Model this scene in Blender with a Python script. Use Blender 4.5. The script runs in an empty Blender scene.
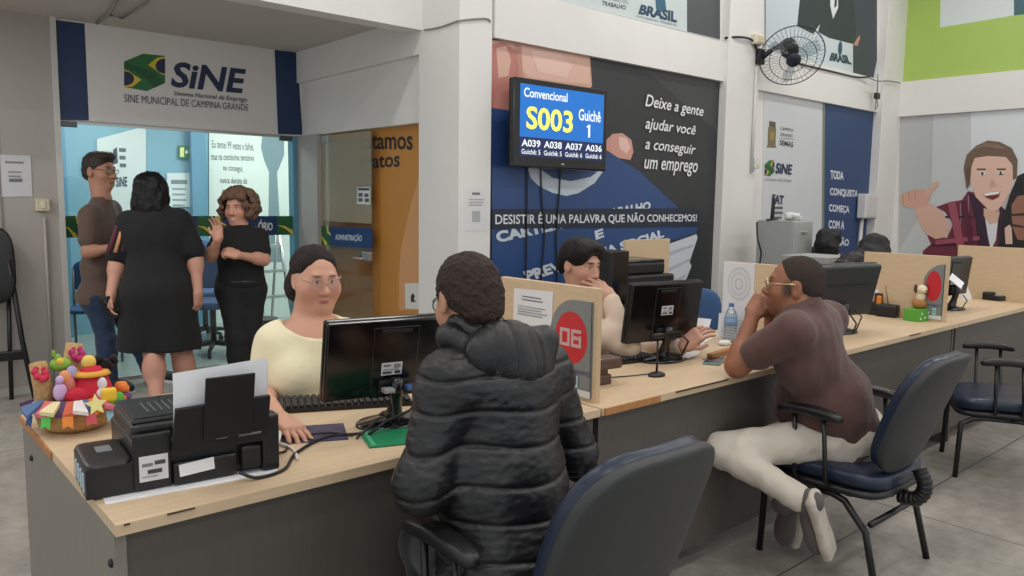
import bpy, bmesh, math, random
import numpy as np
from mathutils import Vector, Matrix, noise
random.seed(7)
C = bpy.context.scene.collection
PI = math.pi
def R(a): return math.radians(a)
# ---------------------------------------------------------------- materials
def lin(c):
    return tuple((v/255/12.92 if v/255 <= .04045 else ((v/255+.055)/1.055)**2.4) for v in c)
MATS = {}
def mat(name, rgb, rough=.6, metal=0.0, var=0.0, vscale=6.0, bump=0.0, bscale=60.0, spec=.5, coat=0.0, emit=0.0, stretch=None, sheen=0.0):
    if name in MATS: return MATS[name]
    m = bpy.data.materials.new(name); m.use_nodes = True
    nt = m.node_tree; b = nt.nodes['Principled BSDF']
    c = lin(rgb)
    b.inputs['Base Color'].default_value = (*c, 1)
    b.inputs['Roughness'].default_value = rough
    b.inputs['Metallic'].default_value = metal
    b.inputs['Specular IOR Level'].default_value = spec
    b.inputs['Coat Weight'].default_value = coat
    b.inputs['Sheen Weight'].default_value = sheen
    if emit:
        b.inputs['Emission Color'].default_value = (*c, 1); b.inputs['Emission Strength'].default_value = emit
    if var or bump:
        tc = nt.nodes.new('ShaderNodeTexCoord'); mp = nt.nodes.new('ShaderNodeMapping')
        nt.links.new(tc.outputs['Object'], mp.inputs['Vector'])
        if stretch: mp.inputs['Scale'].default_value = stretch
    if var:
        n = nt.nodes.new('ShaderNodeTexNoise'); n.inputs['Scale'].default_value = vscale; n.inputs['Detail'].default_value = 6
        nt.links.new(mp.outputs['Vector'], n.inputs['Vector'])
        r = nt.nodes.new('ShaderNodeValToRGB')
        r.color_ramp.elements[0].position = .32; r.color_ramp.elements[1].position = .68
        r.color_ramp.elements[0].color = (*[x*(1-var) for x in c], 1); r.color_ramp.elements[1].color = (*[min(1, x*(1+var)) for x in c], 1)
        nt.links.new(n.outputs['Fac'], r.inputs['Fac']); nt.links.new(r.outputs['Color'], b.inputs['Base Color'])
    if bump:
        n2 = nt.nodes.new('ShaderNodeTexNoise'); n2.inputs['Scale'].default_value = bscale; n2.inputs['Detail'].default_value = 4
        nt.links.new(mp.outputs['Vector'], n2.inputs['Vector'])
        bp = nt.nodes.new('ShaderNodeBump'); bp.inputs['Strength'].default_value = bump; bp.inputs['Distance'].default_value = .01
        nt.links.new(n2.outputs['Fac'], bp.inputs['Height']); nt.links.new(bp.outputs['Normal'], b.inputs['Normal'])
    MATS[name] = m
    return m
def vmat(name, rough=.55, bump=0.0, bscale=60, sss=0.0):      # takes the mesh's colour attribute
    if name in MATS: return MATS[name]
    m = bpy.data.materials.new(name); m.use_nodes = True
    nt = m.node_tree; b = nt.nodes['Principled BSDF']
    a = nt.nodes.new('ShaderNodeAttribute'); a.attribute_name = 'col'
    nt.links.new(a.outputs['Color'], b.inputs['Base Color'])
    b.inputs['Roughness'].default_value = rough
    b.inputs['Specular IOR Level'].default_value = .35
    if sss:
        b.inputs['Subsurface Weight'].default_value = sss; b.inputs['Subsurface Radius'].default_value = (.012, .005, .003); b.inputs['Subsurface Scale'].default_value = .6
    if bump:
        tc = nt.nodes.new('ShaderNodeTexCoord')
        n2 = nt.nodes.new('ShaderNodeTexNoise'); n2.inputs['Scale'].default_value = bscale
        nt.links.new(tc.outputs['Object'], n2.inputs['Vector'])
        bp = nt.nodes.new('ShaderNodeBump'); bp.inputs['Strength'].default_value = bump; bp.inputs['Distance'].default_value = .004
        nt.links.new(n2.outputs['Fac'], bp.inputs['Height']); nt.links.new(bp.outputs['Normal'], b.inputs['Normal'])
    MATS[name] = m
    return m
def glassmat(name, tint=(1, 1, 1), refl=.10, rough=.02):
    m = bpy.data.materials.new(name); m.use_nodes = True; nt = m.node_tree
    for n in list(nt.nodes): nt.nodes.remove(n)
    o = nt.nodes.new('ShaderNodeOutputMaterial'); mx = nt.nodes.new('ShaderNodeMixShader')
    t = nt.nodes.new('ShaderNodeBsdfTransparent'); g = nt.nodes.new('ShaderNodeBsdfGlossy')
    t.inputs['Color'].default_value = (*tint, 1); g.inputs['Roughness'].default_value = rough
    lw = nt.nodes.new('ShaderNodeLayerWeight'); lw.inputs['Blend'].default_value = .25
    mr = nt.nodes.new('ShaderNodeMapRange'); mr.inputs['To Min'].default_value = refl*.6; mr.inputs['To Max'].default_value = min(1, refl*4)
    nt.links.new(lw.outputs['Fresnel'], mr.inputs['Value']); nt.links.new(mr.outputs['Result'], mx.inputs['Fac'])
    nt.links.new(t.outputs[0], mx.inputs[1]); nt.links.new(g.outputs[0], mx.inputs[2]); nt.links.new(mx.outputs[0], o.inputs['Surface'])
    MATS[name] = m
    return m
# ---------------------------------------------------------------- objects
def tag(o, label=None, cat=None, group=None, kind=None):
    if label: o['label'] = label
    if cat: o['category'] = cat
    if group: o['group'] = group
    if kind: o['kind'] = kind
    return o
def thing(name, label, cat, loc=(0, 0, 0), rz=0.0, group=None, tilt=None):
    o = bpy.data.objects.new(name, None); C.objects.link(o); o.empty_display_size = .1
    o.location = loc; o.rotation_euler = (0, 0, rz)
    if tilt: o.rotation_euler = tilt
    return tag(o, label, cat, group)
def link_mesh(name, me, parent=None, smooth=False):
    o = bpy.data.objects.new(name, me); C.objects.link(o)
    if parent: o.parent = parent
    if smooth: me.polygons.foreach_set('use_smooth', [True]*len(me.polygons))
    return o
class MB:
    """collects shapes into one mesh with material slots"""
    def __init__(s): s.v = []; s.f = []; s.m = []; s.mats = []; s.sm = []
    def slot(s, m):
        if m not in s.mats: s.mats.append(m)
        return s.mats.index(m)
    def add(s, vs, fs, m=None, M=None, smooth=False):
        k = len(s.v)
        if M is not None: vs = [M @ Vector(v) for v in vs]
        s.v += [tuple(v) for v in vs]
        for f in fs: s.f.append([i+k for i in f]); s.m.append(m); s.sm.append(smooth)
        return s
    def bm(s, bm, m=None, M=None, smooth=False):
        bm.verts.index_update()
        s.add([v.co.copy() for v in bm.verts], [[v.index for v in f.verts] for f in bm.faces], m, M, smooth); bm.free(); return s
    def box(s, c, d, m=None, bev=0.0, M=None, seg=2):
        b = bmesh.new(); bmesh.ops.create_cube(b, size=1)
        for v in b.verts: v.co = Vector((v.co.x*d[0]+c[0], v.co.y*d[1]+c[1], v.co.z*d[2]+c[2]))
        if bev: bmesh.ops.bevel(b, geom=list(b.edges), offset=min(bev, min(d)*.49), segments=seg, affect='EDGES', profile=.5)
        return s.bm(b, m, M)
    def tube(s, pts, r, m=None, n=10, M=None, closed=False, cap=True):
        pts = [Vector(p) for p in pts]; N = len(pts)
        rs = r if isinstance(r, (list, tuple)) else [r]*N
        vs = []; fs = []
        up = Vector((0, 0, 1)); prev = None
        for i, p in enumerate(pts):
            a = pts[(i-1) % N] if (closed or i > 0) else p; b = pts[(i+1) % N] if (closed or i < N-1) else p
            t = (b-a).normalized()
            if prev is None:
                x = t.cross(up)
                if x.length < 1e-3: x = t.cross(Vector((1, 0, 0)))
            else: x = prev - t*prev.dot(t)
            x.normalize(); prev = x; y = t.cross(x)
            for j in range(n):
                q = 2*PI*j/n; vs.append(p + (x*math.cos(q)+y*math.sin(q))*rs[i])
        for i in range(N if closed else N-1):
            for j in range(n):
                fs.append([i*n+j, i*n+(j+1) % n, ((i+1) % N)*n+(j+1) % n, ((i+1) % N)*n+j])
        if cap and not closed: fs.append(list(range(n))[::-1]); fs.append([(N-1)*n+j for j in range(n)])
        return s.add(vs, fs, m, M, True)
    def lathe(s, prof, m=None, n=28, M=None, c=(0, 0, 0), sx=1, sy=1):
        vs = []; fs = []; N = len(prof)
        for r, z in prof:
            for j in range(n):
                q = 2*PI*j/n; vs.append((c[0]+r*sx*math.cos(q), c[1]+r*sy*math.sin(q), c[2]+z))
        for i in range(N-1):
            for j in range(n): fs.append([i*n+j, i*n+(j+1) % n, (i+1)*n+(j+1) % n, (i+1)*n+j])
        fs.append(list(range(n))[::-1]); fs.append([(N-1)*n+j for j in range(n)])
        return s.add(vs, fs, m, M, True)
    def prism(s, poly, t, m=None, M=None):                        # poly in XY, from z=0 to z=t
        n = len(poly); vs = [(x, y, 0) for x, y in poly]+[(x, y, t) for x, y in poly]
        fs = [list(range(n))[::-1], [n+i for i in range(n)]]+[[i, (i+1) % n, n+(i+1) % n, n+i] for i in range(n)]
        return s.add(vs, fs, m, M)
    def ell(s, c, r, m=None, M=None, nu=20, nv=12, e1=1.0, e2=1.0, fn=None):     # superellipsoid
        vs = []; fs = []
        def pw(a, e): return math.copysign(abs(a)**e, a)
        for i in range(nv+1):
            a = -PI/2+PI*i/nv
            for j in range(nu):
                q = 2*PI*j/nu
                p = [r[0]*pw(math.cos(a), e1)*pw(math.cos(q), e2), r[1]*pw(math.cos(a), e1)*pw(math.sin(q), e2), r[2]*pw(math.sin(a), e1)]
                if fn: p = fn(*p)
                vs.append((p[0]+c[0], p[1]+c[1], p[2]+c[2]))
        for i in range(nv):
            for j in range(nu): fs.append([i*nu+j, i*nu+(j+1) % nu, (i+1)*nu+(j+1) % nu, (i+1)*nu+j])
        return s.add(vs, fs, m, M, True)
    def build(s, name, m=None, parent=None, **k):
        me = bpy.data.meshes.new(name)
        me.from_pydata(s.v, [], s.f)
        mats = []
        idx = []
        for x in s.m:
            y = x or m
            if y not in mats: mats.append(y)
            idx.append(mats.index(y))
        for x in mats: me.materials.append(x)
        me.polygons.foreach_set('material_index', idx); me.polygons.foreach_set('use_smooth', s.sm)
        me.update()
        o = link_mesh(name, me, parent)
        if k: tag(o, **k)
        return o
def box(name, lo, hi, m, parent=None, bev=0.0, **k):
    c = [(a+b)/2 for a, b in zip(lo, hi)]; d = [abs(b-a) for a, b in zip(lo, hi)]
    return MB().box(c, d, bev=bev).build(name, m, parent, **k)
def copy_tree(o, parent=None):
    c = o.copy(); C.objects.link(c)
    if parent: c.parent = parent
    for ch in list(o.children): copy_tree(ch, c)
    return c
# ---------------------------------------------------------------- prints on flat surfaces
def text_mesh(s, bold=0.0, shear=0.0):
    cu = bpy.data.curves.new('t', 'FONT'); cu.body = s; cu.size = 1; cu.offset = bold; cu.shear = shear; cu.resolution_u = 3
    o = bpy.data.objects.new('t', cu); me = bpy.data.meshes.new_from_object(o)
    v = [(p.co.x, p.co.y) for p in me.vertices]; f = [list(p.vertices) for p in me.polygons]
    bpy.data.objects.remove(o); bpy.data.meshes.remove(me); bpy.data.curves.remove(cu)
    return v, f
def ellipse(cx, cy, rx, ry, n=32, a0=0, a1=360): return [(cx+rx*math.cos(R(a0+(a1-a0)*i/n)), cy+ry*math.sin(R(a0+(a1-a0)*i/n))) for i in range(n+(0 if abs(a1-a0) == 360 else 1))]
def rect(a, b, c, d): return [(a, b), (c, b), (c, d), (a, d)]
def quadmap(q):                                                  # unit square to a quad (TL, TR, BR, BL)
    def f(u, v):
        tl, tr, br, bl = q
        t = (tl[0]*(1-u)+tr[0]*u, tl[1]*(1-u)+tr[1]*u); b = (bl[0]*(1-u)+br[0]*u, bl[1]*(1-u)+br[1]*u)
        return (b[0]*(1-v)+t[0]*v, b[1]*(1-v)+t[1]*v)
    return f
class Print:
    """flat printed sheet: base outline plus inks, one mesh; plane 'Y' (u = x) or 'X' seen from -x (u = -y)"""
    def __init__(s, plane, at, outline, rgb, thick=.004, rough=.45, fullname=''):
        s.pl = plane; s.at = at; s.out = outline; s.k = 0; s.t = thick; s.rough = rough
        s.u0 = sum(p[0] for p in outline)/len(outline); s.v0 = sum(p[1] for p in outline)/len(outline)
        s.mb = MB(); s.pre = fullname
        n = len(outline); a = [s.w(u, v, 0) for u, v in outline]; b = [s.w(u, v, -s.t) for u, v in outline]
        s.mb.add(a+b, [list(range(n)), [n+i for i in range(n)][::-1]]+[[i, n+i, n+(i+1) % n, (i+1) % n] for i in range(n)], s.ink(rgb))
    def ink(s, rgb):
        if not isinstance(rgb, tuple): return rgb
        return mat('%sprint_%d_%d_%d' % (s.pre, *rgb), rgb, s.rough)
    def w(s, u, v, d):                                           # local position, d = height above the sheet
        u -= s.u0; v -= s.v0
        return (u, -d, v) if s.pl == 'Y' else (-d, -u, v)
    def poly(s, rgb, pts):
        s.k += 1; s.mb.add([s.w(u, v, s.k*.0004) for u, v in pts], [list(range(len(pts)))], s.ink(rgb)); return s
    def text(s, st, rgb, q, bold=.0, shear=0.0):                  # q = (u0,v0,u1,v1) or quad of four points TL TR BR BL
        s.k += 1
        v, f = text_mesh(st, bold, shear)
        x0 = min(p[0] for p in v); x1 = max(p[0] for p in v); y0 = min(p[1] for p in v); y1 = max(p[1] for p in v)
        if not isinstance(q[0], tuple): q = [(q[0], q[3]), (q[2], q[3]), (q[2], q[1]), (q[0], q[1])]
        g = quadmap(q)
        s.mb.add([s.w(*g((a-x0)/(x1-x0), (b-y0)/(y1-y0)), s.k*.0004) for a, b in v], f, s.ink(rgb)); return s
    def lines(s, rgb, u0, u1, v, h, n, gap, ragged=.2):
        for i in range(n):
            e = u1-(u1-u0)*ragged*random.random()
            s.poly(rgb, rect(u0, v-i*gap-h, e, v-i*gap))
        return s
    def build(s, name, parent=None, **k):
        o = s.mb.build(name, None, parent, **k)
        loc = Vector((s.u0, s.at, s.v0)) if s.pl == 'Y' else Vector((s.at, -s.u0, s.v0))
        o.location = loc if not parent else loc-parent.matrix_basis.translation
        return o
# ---------------------------------------------------------------- smooth implicit bodies
def V3(p): return np.array(p, np.float64)
def unit(v): v = np.array(v, float); return v/np.linalg.norm(v)
def frame(fwd, up):                                               # columns x (right), y (forward), z (up)
    y = unit(fwd); z = np.array(up, float); z = unit(z-y*np.dot(z, y)); x = np.cross(y, z)
    return np.stack([x, y, z], 1)
def cap(a, b, ra, rb=None, k=.02, sub=False): return ('c', V3(a), V3(b), ra, ra if rb is None else rb, k, sub)
def ell(c, r, M=None, k=.02, sub=False): return ('e', V3(c), V3(r) if not np.isscalar(r) else V3((r, r, r)), np.eye(3) if M is None else M, k, sub)
def rbx(c, h, M=None, rd=.01, k=.015, sub=False): return ('b', V3(c), V3(h), np.eye(3) if M is None else M, rd, k, sub)
def grow(ps, d): 
    out = []
    for p in ps:
        if p[0] == 'c': out.append(('c', p[1], p[2], p[3]+d, p[4]+d, p[5], p[6]))
        elif p[0] == 'e': out.append(('e', p[1], p[2]+d, p[3], p[4], p[5]))
        else: out.append(('b', p[1], p[2]+d, p[3], p[4]+d*.5, p[5], p[6]))
    return out
def pbox(p):
    if p[0] == 'c': r = max(p[3], p[4]); return np.minimum(p[1], p[2])-r, np.maximum(p[1], p[2])+r
    if p[0] == 'e': h = np.abs(p[3]) @ p[2]; return p[1]-h, p[1]+h
    h = np.abs(p[3]) @ (p[2]+p[4]); return p[1]-h, p[1]+h
def sdf_mesh(name, prims, res, material, parent=None, origin=(0, 0, 0), color=None, paint=(), disp=None, smooth_it=1, clip=None):
    los = np.array([pbox(p)[0] for p in prims if not p[-1]]); his = np.array([pbox(p)[1] for p in prims if not p[-1]])
    lo = los.min(0)-4*res; hi = his.max(0)+4*res
    n = np.ceil((hi-lo)/res).astype(int)+1
    F = np.full(n, .08, np.float32)
    ax = [lo[i]+res*np.arange(n[i]) for i in range(3)]
    for p in prims:
        a, b = pbox(p); k = max(p[-2], 1e-4); mg = k+3*res
        i0 = np.clip(np.floor((a-mg-lo)/res).astype(int), 0, n-1); i1 = np.clip(np.ceil((b+mg-lo)/res).astype(int)+1, 1, n)
        if (i1 <= i0).any(): continue
        sl = tuple(slice(i0[i], i1[i]) for i in range(3))
        X = ax[0][sl[0]][:, None, None]; Y = ax[1][sl[1]][None, :, None]; Z = ax[2][sl[2]][None, None, :]
        if p[0] == 'c':
            A, B, ra, rb = p[1], p[2], p[3], p[4]; d = B-A; L2 = max(d @ d, 1e-12)
            x, y, z = X-A[0], Y-A[1], Z-A[2]
            t = np.clip((x*d[0]+y*d[1]+z*d[2])/L2, 0, 1)
            D = np.sqrt((x-t*d[0])**2+(y-t*d[1])**2+(z-t*d[2])**2)-(ra+(rb-ra)*t)
        else:
            c, M = p[1], p[3]; x, y, z = X-c[0], Y-c[1], Z-c[2]
            q = [x*M[0, i]+y*M[1, i]+z*M[2, i] for i in range(3)]
            if p[0] == 'e':
                r = p[2]; k0 = np.sqrt((q[0]/r[0])**2+(q[1]/r[1])**2+(q[2]/r[2])**2); k1 = np.sqrt((q[0]/r[0]**2)**2+(q[1]/r[1]**2)**2+(q[2]/r[2]**2)**2)
                D = k0*(k0-1)/np.maximum(k1, 1e-9)
            else:
                h = p[2]; g = [np.abs(q[i])-h[i] for i in range(3)]
                D = np.sqrt(sum(np.maximum(e, 0)**2 for e in g))+np.minimum(np.maximum(np.maximum(g[0], g[1]), g[2]), 0)-p[4]
        D = D.astype(np.float32); S = F[sl]
        if p[-1]:
            D = -D; h = np.maximum(k-np.abs(S-D), 0)/k; F[sl] = np.maximum(S, D)+h*h*k*.25
        else:
            h = np.maximum(k-np.abs(S-D), 0)/k; F[sl] = np.minimum(S, D)-h*h*k*.25
    if clip:                                                      # half spaces to keep: (point, normal)
        for pt, nm in clip:
            nm = unit(nm)
            D = (ax[0][:, None, None]-pt[0])*nm[0]+(ax[1][None, :, None]-pt[1])*nm[1]+(ax[2][None, None, :]-pt[2])*nm[2]
            F = np.maximum(F, -D.astype(np.float32))
    F[0] = F[-1] = .05; F[:, 0] = F[:, -1] = .05; F[:, :, 0] = F[:, :, -1] = .05
    S = F < 0
    c8 = [S[i:n[0]-1+i, j:n[1]-1+j, k:n[2]-1+k] for i in (0, 1) for j in (0, 1) for k in (0, 1)]
    any_ = np.zeros(c8[0].shape, bool); all_ = np.ones(c8[0].shape, bool)
    for c in c8: any_ |= c; all_ &= c
    cells = np.argwhere(any_ & ~all_)
    idx = np.full(c8[0].shape, -1, np.int32); idx[tuple(cells.T)] = np.arange(len(cells))
    acc = np.zeros((len(cells), 3)); cnt = np.zeros(len(cells))
    off = [(i, j, k) for i in (0, 1) for j in (0, 1) for k in (0, 1)]
    val = {o: F[cells[:, 0]+o[0], cells[:, 1]+o[1], cells[:, 2]+o[2]].astype(float) for o in off}
    for o in off:
        for d in range(3):
            if o[d] == 0:
                o2 = list(o); o2[d] = 1; o2 = tuple(o2)
                a, b = val[o], val[o2]; cr = (a < 0) != (b < 0)
                t = np.where(cr, a/np.where(cr, a-b, 1), 0)
                pos = np.tile(np.array(o, float), (len(cells), 1)); pos[:, d] += t
                acc += pos*cr[:, None]; cnt += cr
    vert = lo+(cells+acc/cnt[:, None])*res
    quads = []
    for d in range(3):
        e1, e2 = [(1, 2), (2, 0), (0, 1)][d]
        sa = [slice(None)]*3; sb = [slice(None)]*3; sa[d] = slice(0, -1); sb[d] = slice(1, None)
        A = S[tuple(sa)]; B = S[tuple(sb)]
        for flip in (False, True):
            E = np.argwhere((A & ~B) if not flip else (~A & B))
            E = E[(E[:, e1] > 0) & (E[:, e2] > 0)]
            if not len(E): continue
            def g(i, j):
                q = E.copy(); q[:, e1] -= i; q[:, e2] -= j
                return idx[q[:, 0], q[:, 1], q[:, 2]]
            Q = np.stack([g(1, 1), g(0, 1), g(0, 0), g(1, 0)], 1)
            quads.append(Q[:, ::-1] if flip else Q)
    quads = np.concatenate(quads); quads = quads[(quads >= 0).all(1)]
    for _ in range(smooth_it):
        s = np.zeros_like(vert); w = np.zeros(len(vert))
        for i in range(4):
            a, b = quads[:, i], quads[:, (i+1) % 4]
            for q in range(3):
                s[:, q] += np.bincount(a, vert[b, q], len(vert)); s[:, q] += np.bincount(b, vert[a, q], len(vert))
            w += np.bincount(a, minlength=len(vert)); w += np.bincount(b, minlength=len(vert))
        vert = vert*.5+.5*s/np.maximum(w, 1)[:, None]
    if disp is not None:
        e1 = vert[quads[:, 2]]-vert[quads[:, 0]]; e2 = vert[quads[:, 3]]-vert[quads[:, 1]]; fn = np.cross(e1, e2)
        N = np.zeros_like(vert)
        for i in range(4):
            for q in range(3): N[:, q] += np.bincount(quads[:, i], fn[:, q], len(vert))
        N /= np.maximum(np.linalg.norm(N, axis=1), 1e-12)[:, None]
        vert = vert+N*disp(vert, N)[:, None]
    me = bpy.data.meshes.new(name)
    vv = (vert-np.array(origin)).astype(np.float32)
    me.vertices.add(len(vv)); me.vertices.foreach_set('co', vv.ravel())
    me.loops.add(quads.size); me.loops.foreach_set('vertex_index', quads.ravel().astype(np.int32))
    me.polygons.add(len(quads)); me.polygons.foreach_set('loop_start', np.arange(0, quads.size, 4, dtype=np.int32))
    me.update(calc_edges=True); me.validate()
    me.polygons.foreach_set('use_smooth', [True]*len(me.polygons))
    me.materials.append(material)
    if color is not None:
        col = np.tile(np.array([*lin(color), 1.0]), (len(vert), 1))
        for (c, r, M, rgb, soft) in paint:
            q = (vert-V3(c)) @ M / V3(r); dd = np.linalg.norm(q, axis=1)
            w = np.clip((1+soft-dd)/(2*soft), 0, 1)[:, None]
            col[:, :3] = col[:, :3]*(1-w)+np.array(lin(rgb))*w
        at = me.color_attributes.new('col', 'FLOAT_COLOR', 'POINT'); at.data.foreach_set('color', col.astype(np.float32).ravel())
    return link_mesh(name, me, parent)
def vnoise(v, s, seed=0.0): return np.array([noise.noise((p[0]*s+seed, p[1]*s-seed, p[2]*s+seed*.5)) for p in v])
LP_HALL, LP_OFF, LP_REC_FILL, WORLD, EXPO = 22, 25, 18, .75, 0.2
# ================================================================ the room
WHITE = mat('white_paint', (226, 224, 220), .7, var=.03, vscale=1.3, bump=.06, bscale=40)
GREYW = mat('grey_partition', (172, 166, 159), .55, var=.03, vscale=2)
CEIL = mat('ceiling_paint', (200, 195, 187), .8, var=.03, vscale=1.0)
BLUEW = mat('office_blue_paint', (124, 168, 186), .6, var=.04, vscale=1.5)
OWHITE = mat('office_white_paint', (214, 222, 218), .6)
ALU = mat('aluminium', (190, 190, 188), .35, .8)
GREYFR = mat('grey_frame', (176, 172, 166), .5)
BLACKP = mat('black_plastic', (24, 24, 26), .38, bump=.05, bscale=220)
BLACKG = mat('black_gloss', (14, 14, 16), .16, spec=.6)
BLACKM = mat('black_matt', (20, 20, 21), .7)
DKGREY = mat('dark_grey_plastic', (52, 54, 55), .55, bump=.12, bscale=300)
PAPER = mat('white_paper', (232, 232, 234), .75)
INK = (70, 72, 78)
def floor_mat():
    m = mat('concrete_floor', (152, 147, 139), .42, var=.2, vscale=2.2, bump=.05, bscale=30)
    nt = m.node_tree; b = nt.nodes['Principled BSDF']; src = b.inputs['Base Color'].links[0].from_socket
    n = nt.nodes.new('ShaderNodeTexNoise'); n.inputs['Scale'].default_value = 9; n.inputs['Detail'].default_value = 8; n.inputs['Roughness'].default_value = .7
    tc = nt.nodes.new('ShaderNodeTexCoord'); nt.links.new(tc.outputs['Object'], n.inputs['Vector'])
    r = nt.nodes.new('ShaderNodeValToRGB'); r.color_ramp.elements[0].position = .3; r.color_ramp.elements[1].position = .62
    r.color_ramp.elements[0].color = (.66, .65, .63, 1); r.color_ramp.elements[1].color = (1.06, 1.06, 1.06, 1)
    nt.links.new(n.outputs['Fac'], r.inputs['Fac'])
    mx = nt.nodes.new('ShaderNodeMix'); mx.data_type = 'RGBA'; mx.blend_type = 'MULTIPLY'; mx.inputs['Factor'].default_value = 1
    nt.links.new(src, mx.inputs['A']); nt.links.new(r.outputs['Color'], mx.inputs['B'])
    # saw-cut joints every 1.8 m
    sp = nt.nodes.new('ShaderNodeSeparateXYZ'); nt.links.new(tc.outputs['Object'], sp.inputs[0])
    last = mx.outputs['Result']
    for ax, o0 in (('Y', 1.508), ('X', .2)):
        a = nt.nodes.new('ShaderNodeMath'); a.operation = 'SUBTRACT'; a.inputs[1].default_value = o0-.9; nt.links.new(sp.outputs[ax], a.inputs[0])
        d = nt.nodes.new('ShaderNodeMath'); d.operation = 'FLOORED_MODULO'; d.inputs[1].default_value = 1.8; nt.links.new(a.outputs[0], d.inputs[0])
        c = nt.nodes.new('ShaderNodeMath'); c.operation = 'COMPARE'; c.inputs[1].default_value = .9; c.inputs[2].default_value = .0045; nt.links.new(d.outputs[0], c.inputs[0])
        k = nt.nodes.new('ShaderNodeMix'); k.data_type = 'RGBA'; nt.links.new(c.outputs[0], k.inputs['Factor']); nt.links.new(last, k.inputs['A']); k.inputs['B'].default_value = (.10, .095, .09, 1)
        last = k.outputs['Result']
    nt.links.new(last, b.inputs['Base Color'])
    return m
def reflection_mat():  # half-clear beige standing in for a bright reflection on the door glass
    m = bpy.data.materials.new('reflection_beige'); m.use_nodes = True; nt = m.node_tree; b = nt.nodes['Principled BSDF']
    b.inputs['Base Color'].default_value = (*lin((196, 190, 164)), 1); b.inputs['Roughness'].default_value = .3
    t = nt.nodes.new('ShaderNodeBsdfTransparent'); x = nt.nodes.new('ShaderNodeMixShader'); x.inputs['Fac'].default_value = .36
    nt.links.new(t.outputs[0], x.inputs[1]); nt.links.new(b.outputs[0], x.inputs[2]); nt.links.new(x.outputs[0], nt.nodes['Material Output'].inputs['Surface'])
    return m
S = dict(kind='structure')
box('floor', (-4, -3.5, -.1), (10.2, 6.6, 0), floor_mat(), **S)
box('floor_office', (.6, 6.6, -.1), (6.2, 9.3, 0), mat('office_floor', (150, 160, 154), .3, var=.08, vscale=3), **S)
# recess with the lower ceiling
box('ceiling_recess', (-4, 4.74, 2.72), (3.24, 6.7, 2.86), CEIL, **S)
box('beam', (-4, 4.6, 2.615), (3.16, 4.75, 4.5), WHITE, **S)
w = box('wall_left', (-4, 6.55, 0), (1.26, 6.66, 2.72), GREYW, **S)
mb = MB()
for x in (.905, .3, -.5, -1.4, -2.3): mb.box((x, 6.547, 1.36), (.012, .008, 2.7))
mb.build('panel_joint', mat('joint_grey', (136, 130, 124), .6), w)
box('trim_1', (1.26, 6.52, 0), (1.295, 6.67, 2.72), mat('frame_white', (205, 203, 198), .5), **S)
box('wall_lintel', (1.295, 6.553, 2.0), (3.2, 6.66, 2.72), WHITE, **S)
box('baseboard_left', (-4, 6.535, 0), (1.235, 6.55, .05), mat('sill_grey', (188, 186, 180), .6), **S)
# shop-front glass towards the office
GL = glassmat('clear_glass', (.93, .98, .97), .05)
wd = box('window_1', (1.30, 6.600, .02), (2.265, 6.608, 1.995), GL, **S)
box('window_2', (2.275, 6.600, .02), (3.12, 6.608, 1.995), GL, **S)
fr = MB().box((2.20, 6.604, .012), (1.86, .05, .024)).box((2.2, 6.604, 1.99), (1.86, .04, .02)).build('window_frame', ALU, wd)
fr = MB().box((1.36, 6.585, 1.972), (.11, .03, .04), bev=.005).box((3.06, 6.585, 1.972), (.11, .03, .04), bev=.005).build('patch_fitting', mat('steel_dark', (96, 98, 100), .35, .7), wd)
box('trim_2', (3.115, 6.56, 0), (3.16, 6.66, 2.0), mat('teal_frame', (98, 150, 172), .5), **S)
box('trim_3', (3.16, 6.2, 0), (3.24, 6.56, 2.0), GREYFR, **S)
# recess side: two-step beam over the administration door
box('wall_recess', (3.2, 4.64, 2.0), (3.34, 6.66, 2.47), WHITE, **S)
box('beam_recess', (3.155, 4.64, 2.46), (3.34, 6.66, 2.72), WHITE, **S)
dr = thing('door_1', 'clear glass door leaf with patch fittings', None, (3.205, 5.78, 0)); dr['kind'] = 'structure'; del dr['label']
MB().box((0, 0, 1.0), (.008, .83, 1.97)).build('glass_pane', glassmat('door_glass', (.93, .93, .88), .06, .06), dr)
MB().box((-.006, 0, 1.62), (.002, .82, .72)).build('painted_reflection', reflection_mat(), dr)  # pale sheet paints the reflection onto the upper pane
MB().box((0, .34, 1.955), (.03, .12, .06), bev=.004).box((0, .36, .04), (.03, .12, .06), bev=.004).build('patch_fitting', ALU, dr)
MB().box((-.02, -.36, 1.0), (.03, .12, .07), bev=.006).tube([(-.03, -.34, .98), (-.06, -.34, .98), (-.06, -.22, .98)], .010).build('handle', ALU, dr)
# structural columns, back wall, right wall
box('column', (3.15, 4.17, 0), (3.425, 4.645, 4.5), WHITE, bev=.006, **S)
box('wall_back', (3.40, 4.204, 0), (9.7, 4.36, 4.5), WHITE, **S)
b = box('beam_back', (3.44, 4.16, 2.545), (6.105, 4.21, 2.885), WHITE, **S)
box('beam_back', (6.6, 4.16, 2.53), (9.17, 4.21, 2.9), WHITE, **S)
box('column', (6.10, 4.12, 0), (6.61, 4.21, 4.5), WHITE, bev=.006, **S)
box('column', (9.165, 4.10, 0), (9.655, 4.21, 4.5), WHITE, bev=.006, **S)
box('wall_right', (9.65, -3, 0), (9.8, 4.36, 4.5), WHITE, **S)
box('beam_right', (9.60, -3, 2.51), (9.66, 4.12, 2.91), WHITE, **S)
# hall ceiling high above, with its tube lights
box('ceiling', (-3, -3.5, 4.5), (9.8, 4.75, 4.6), WHITE, **S)
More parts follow.
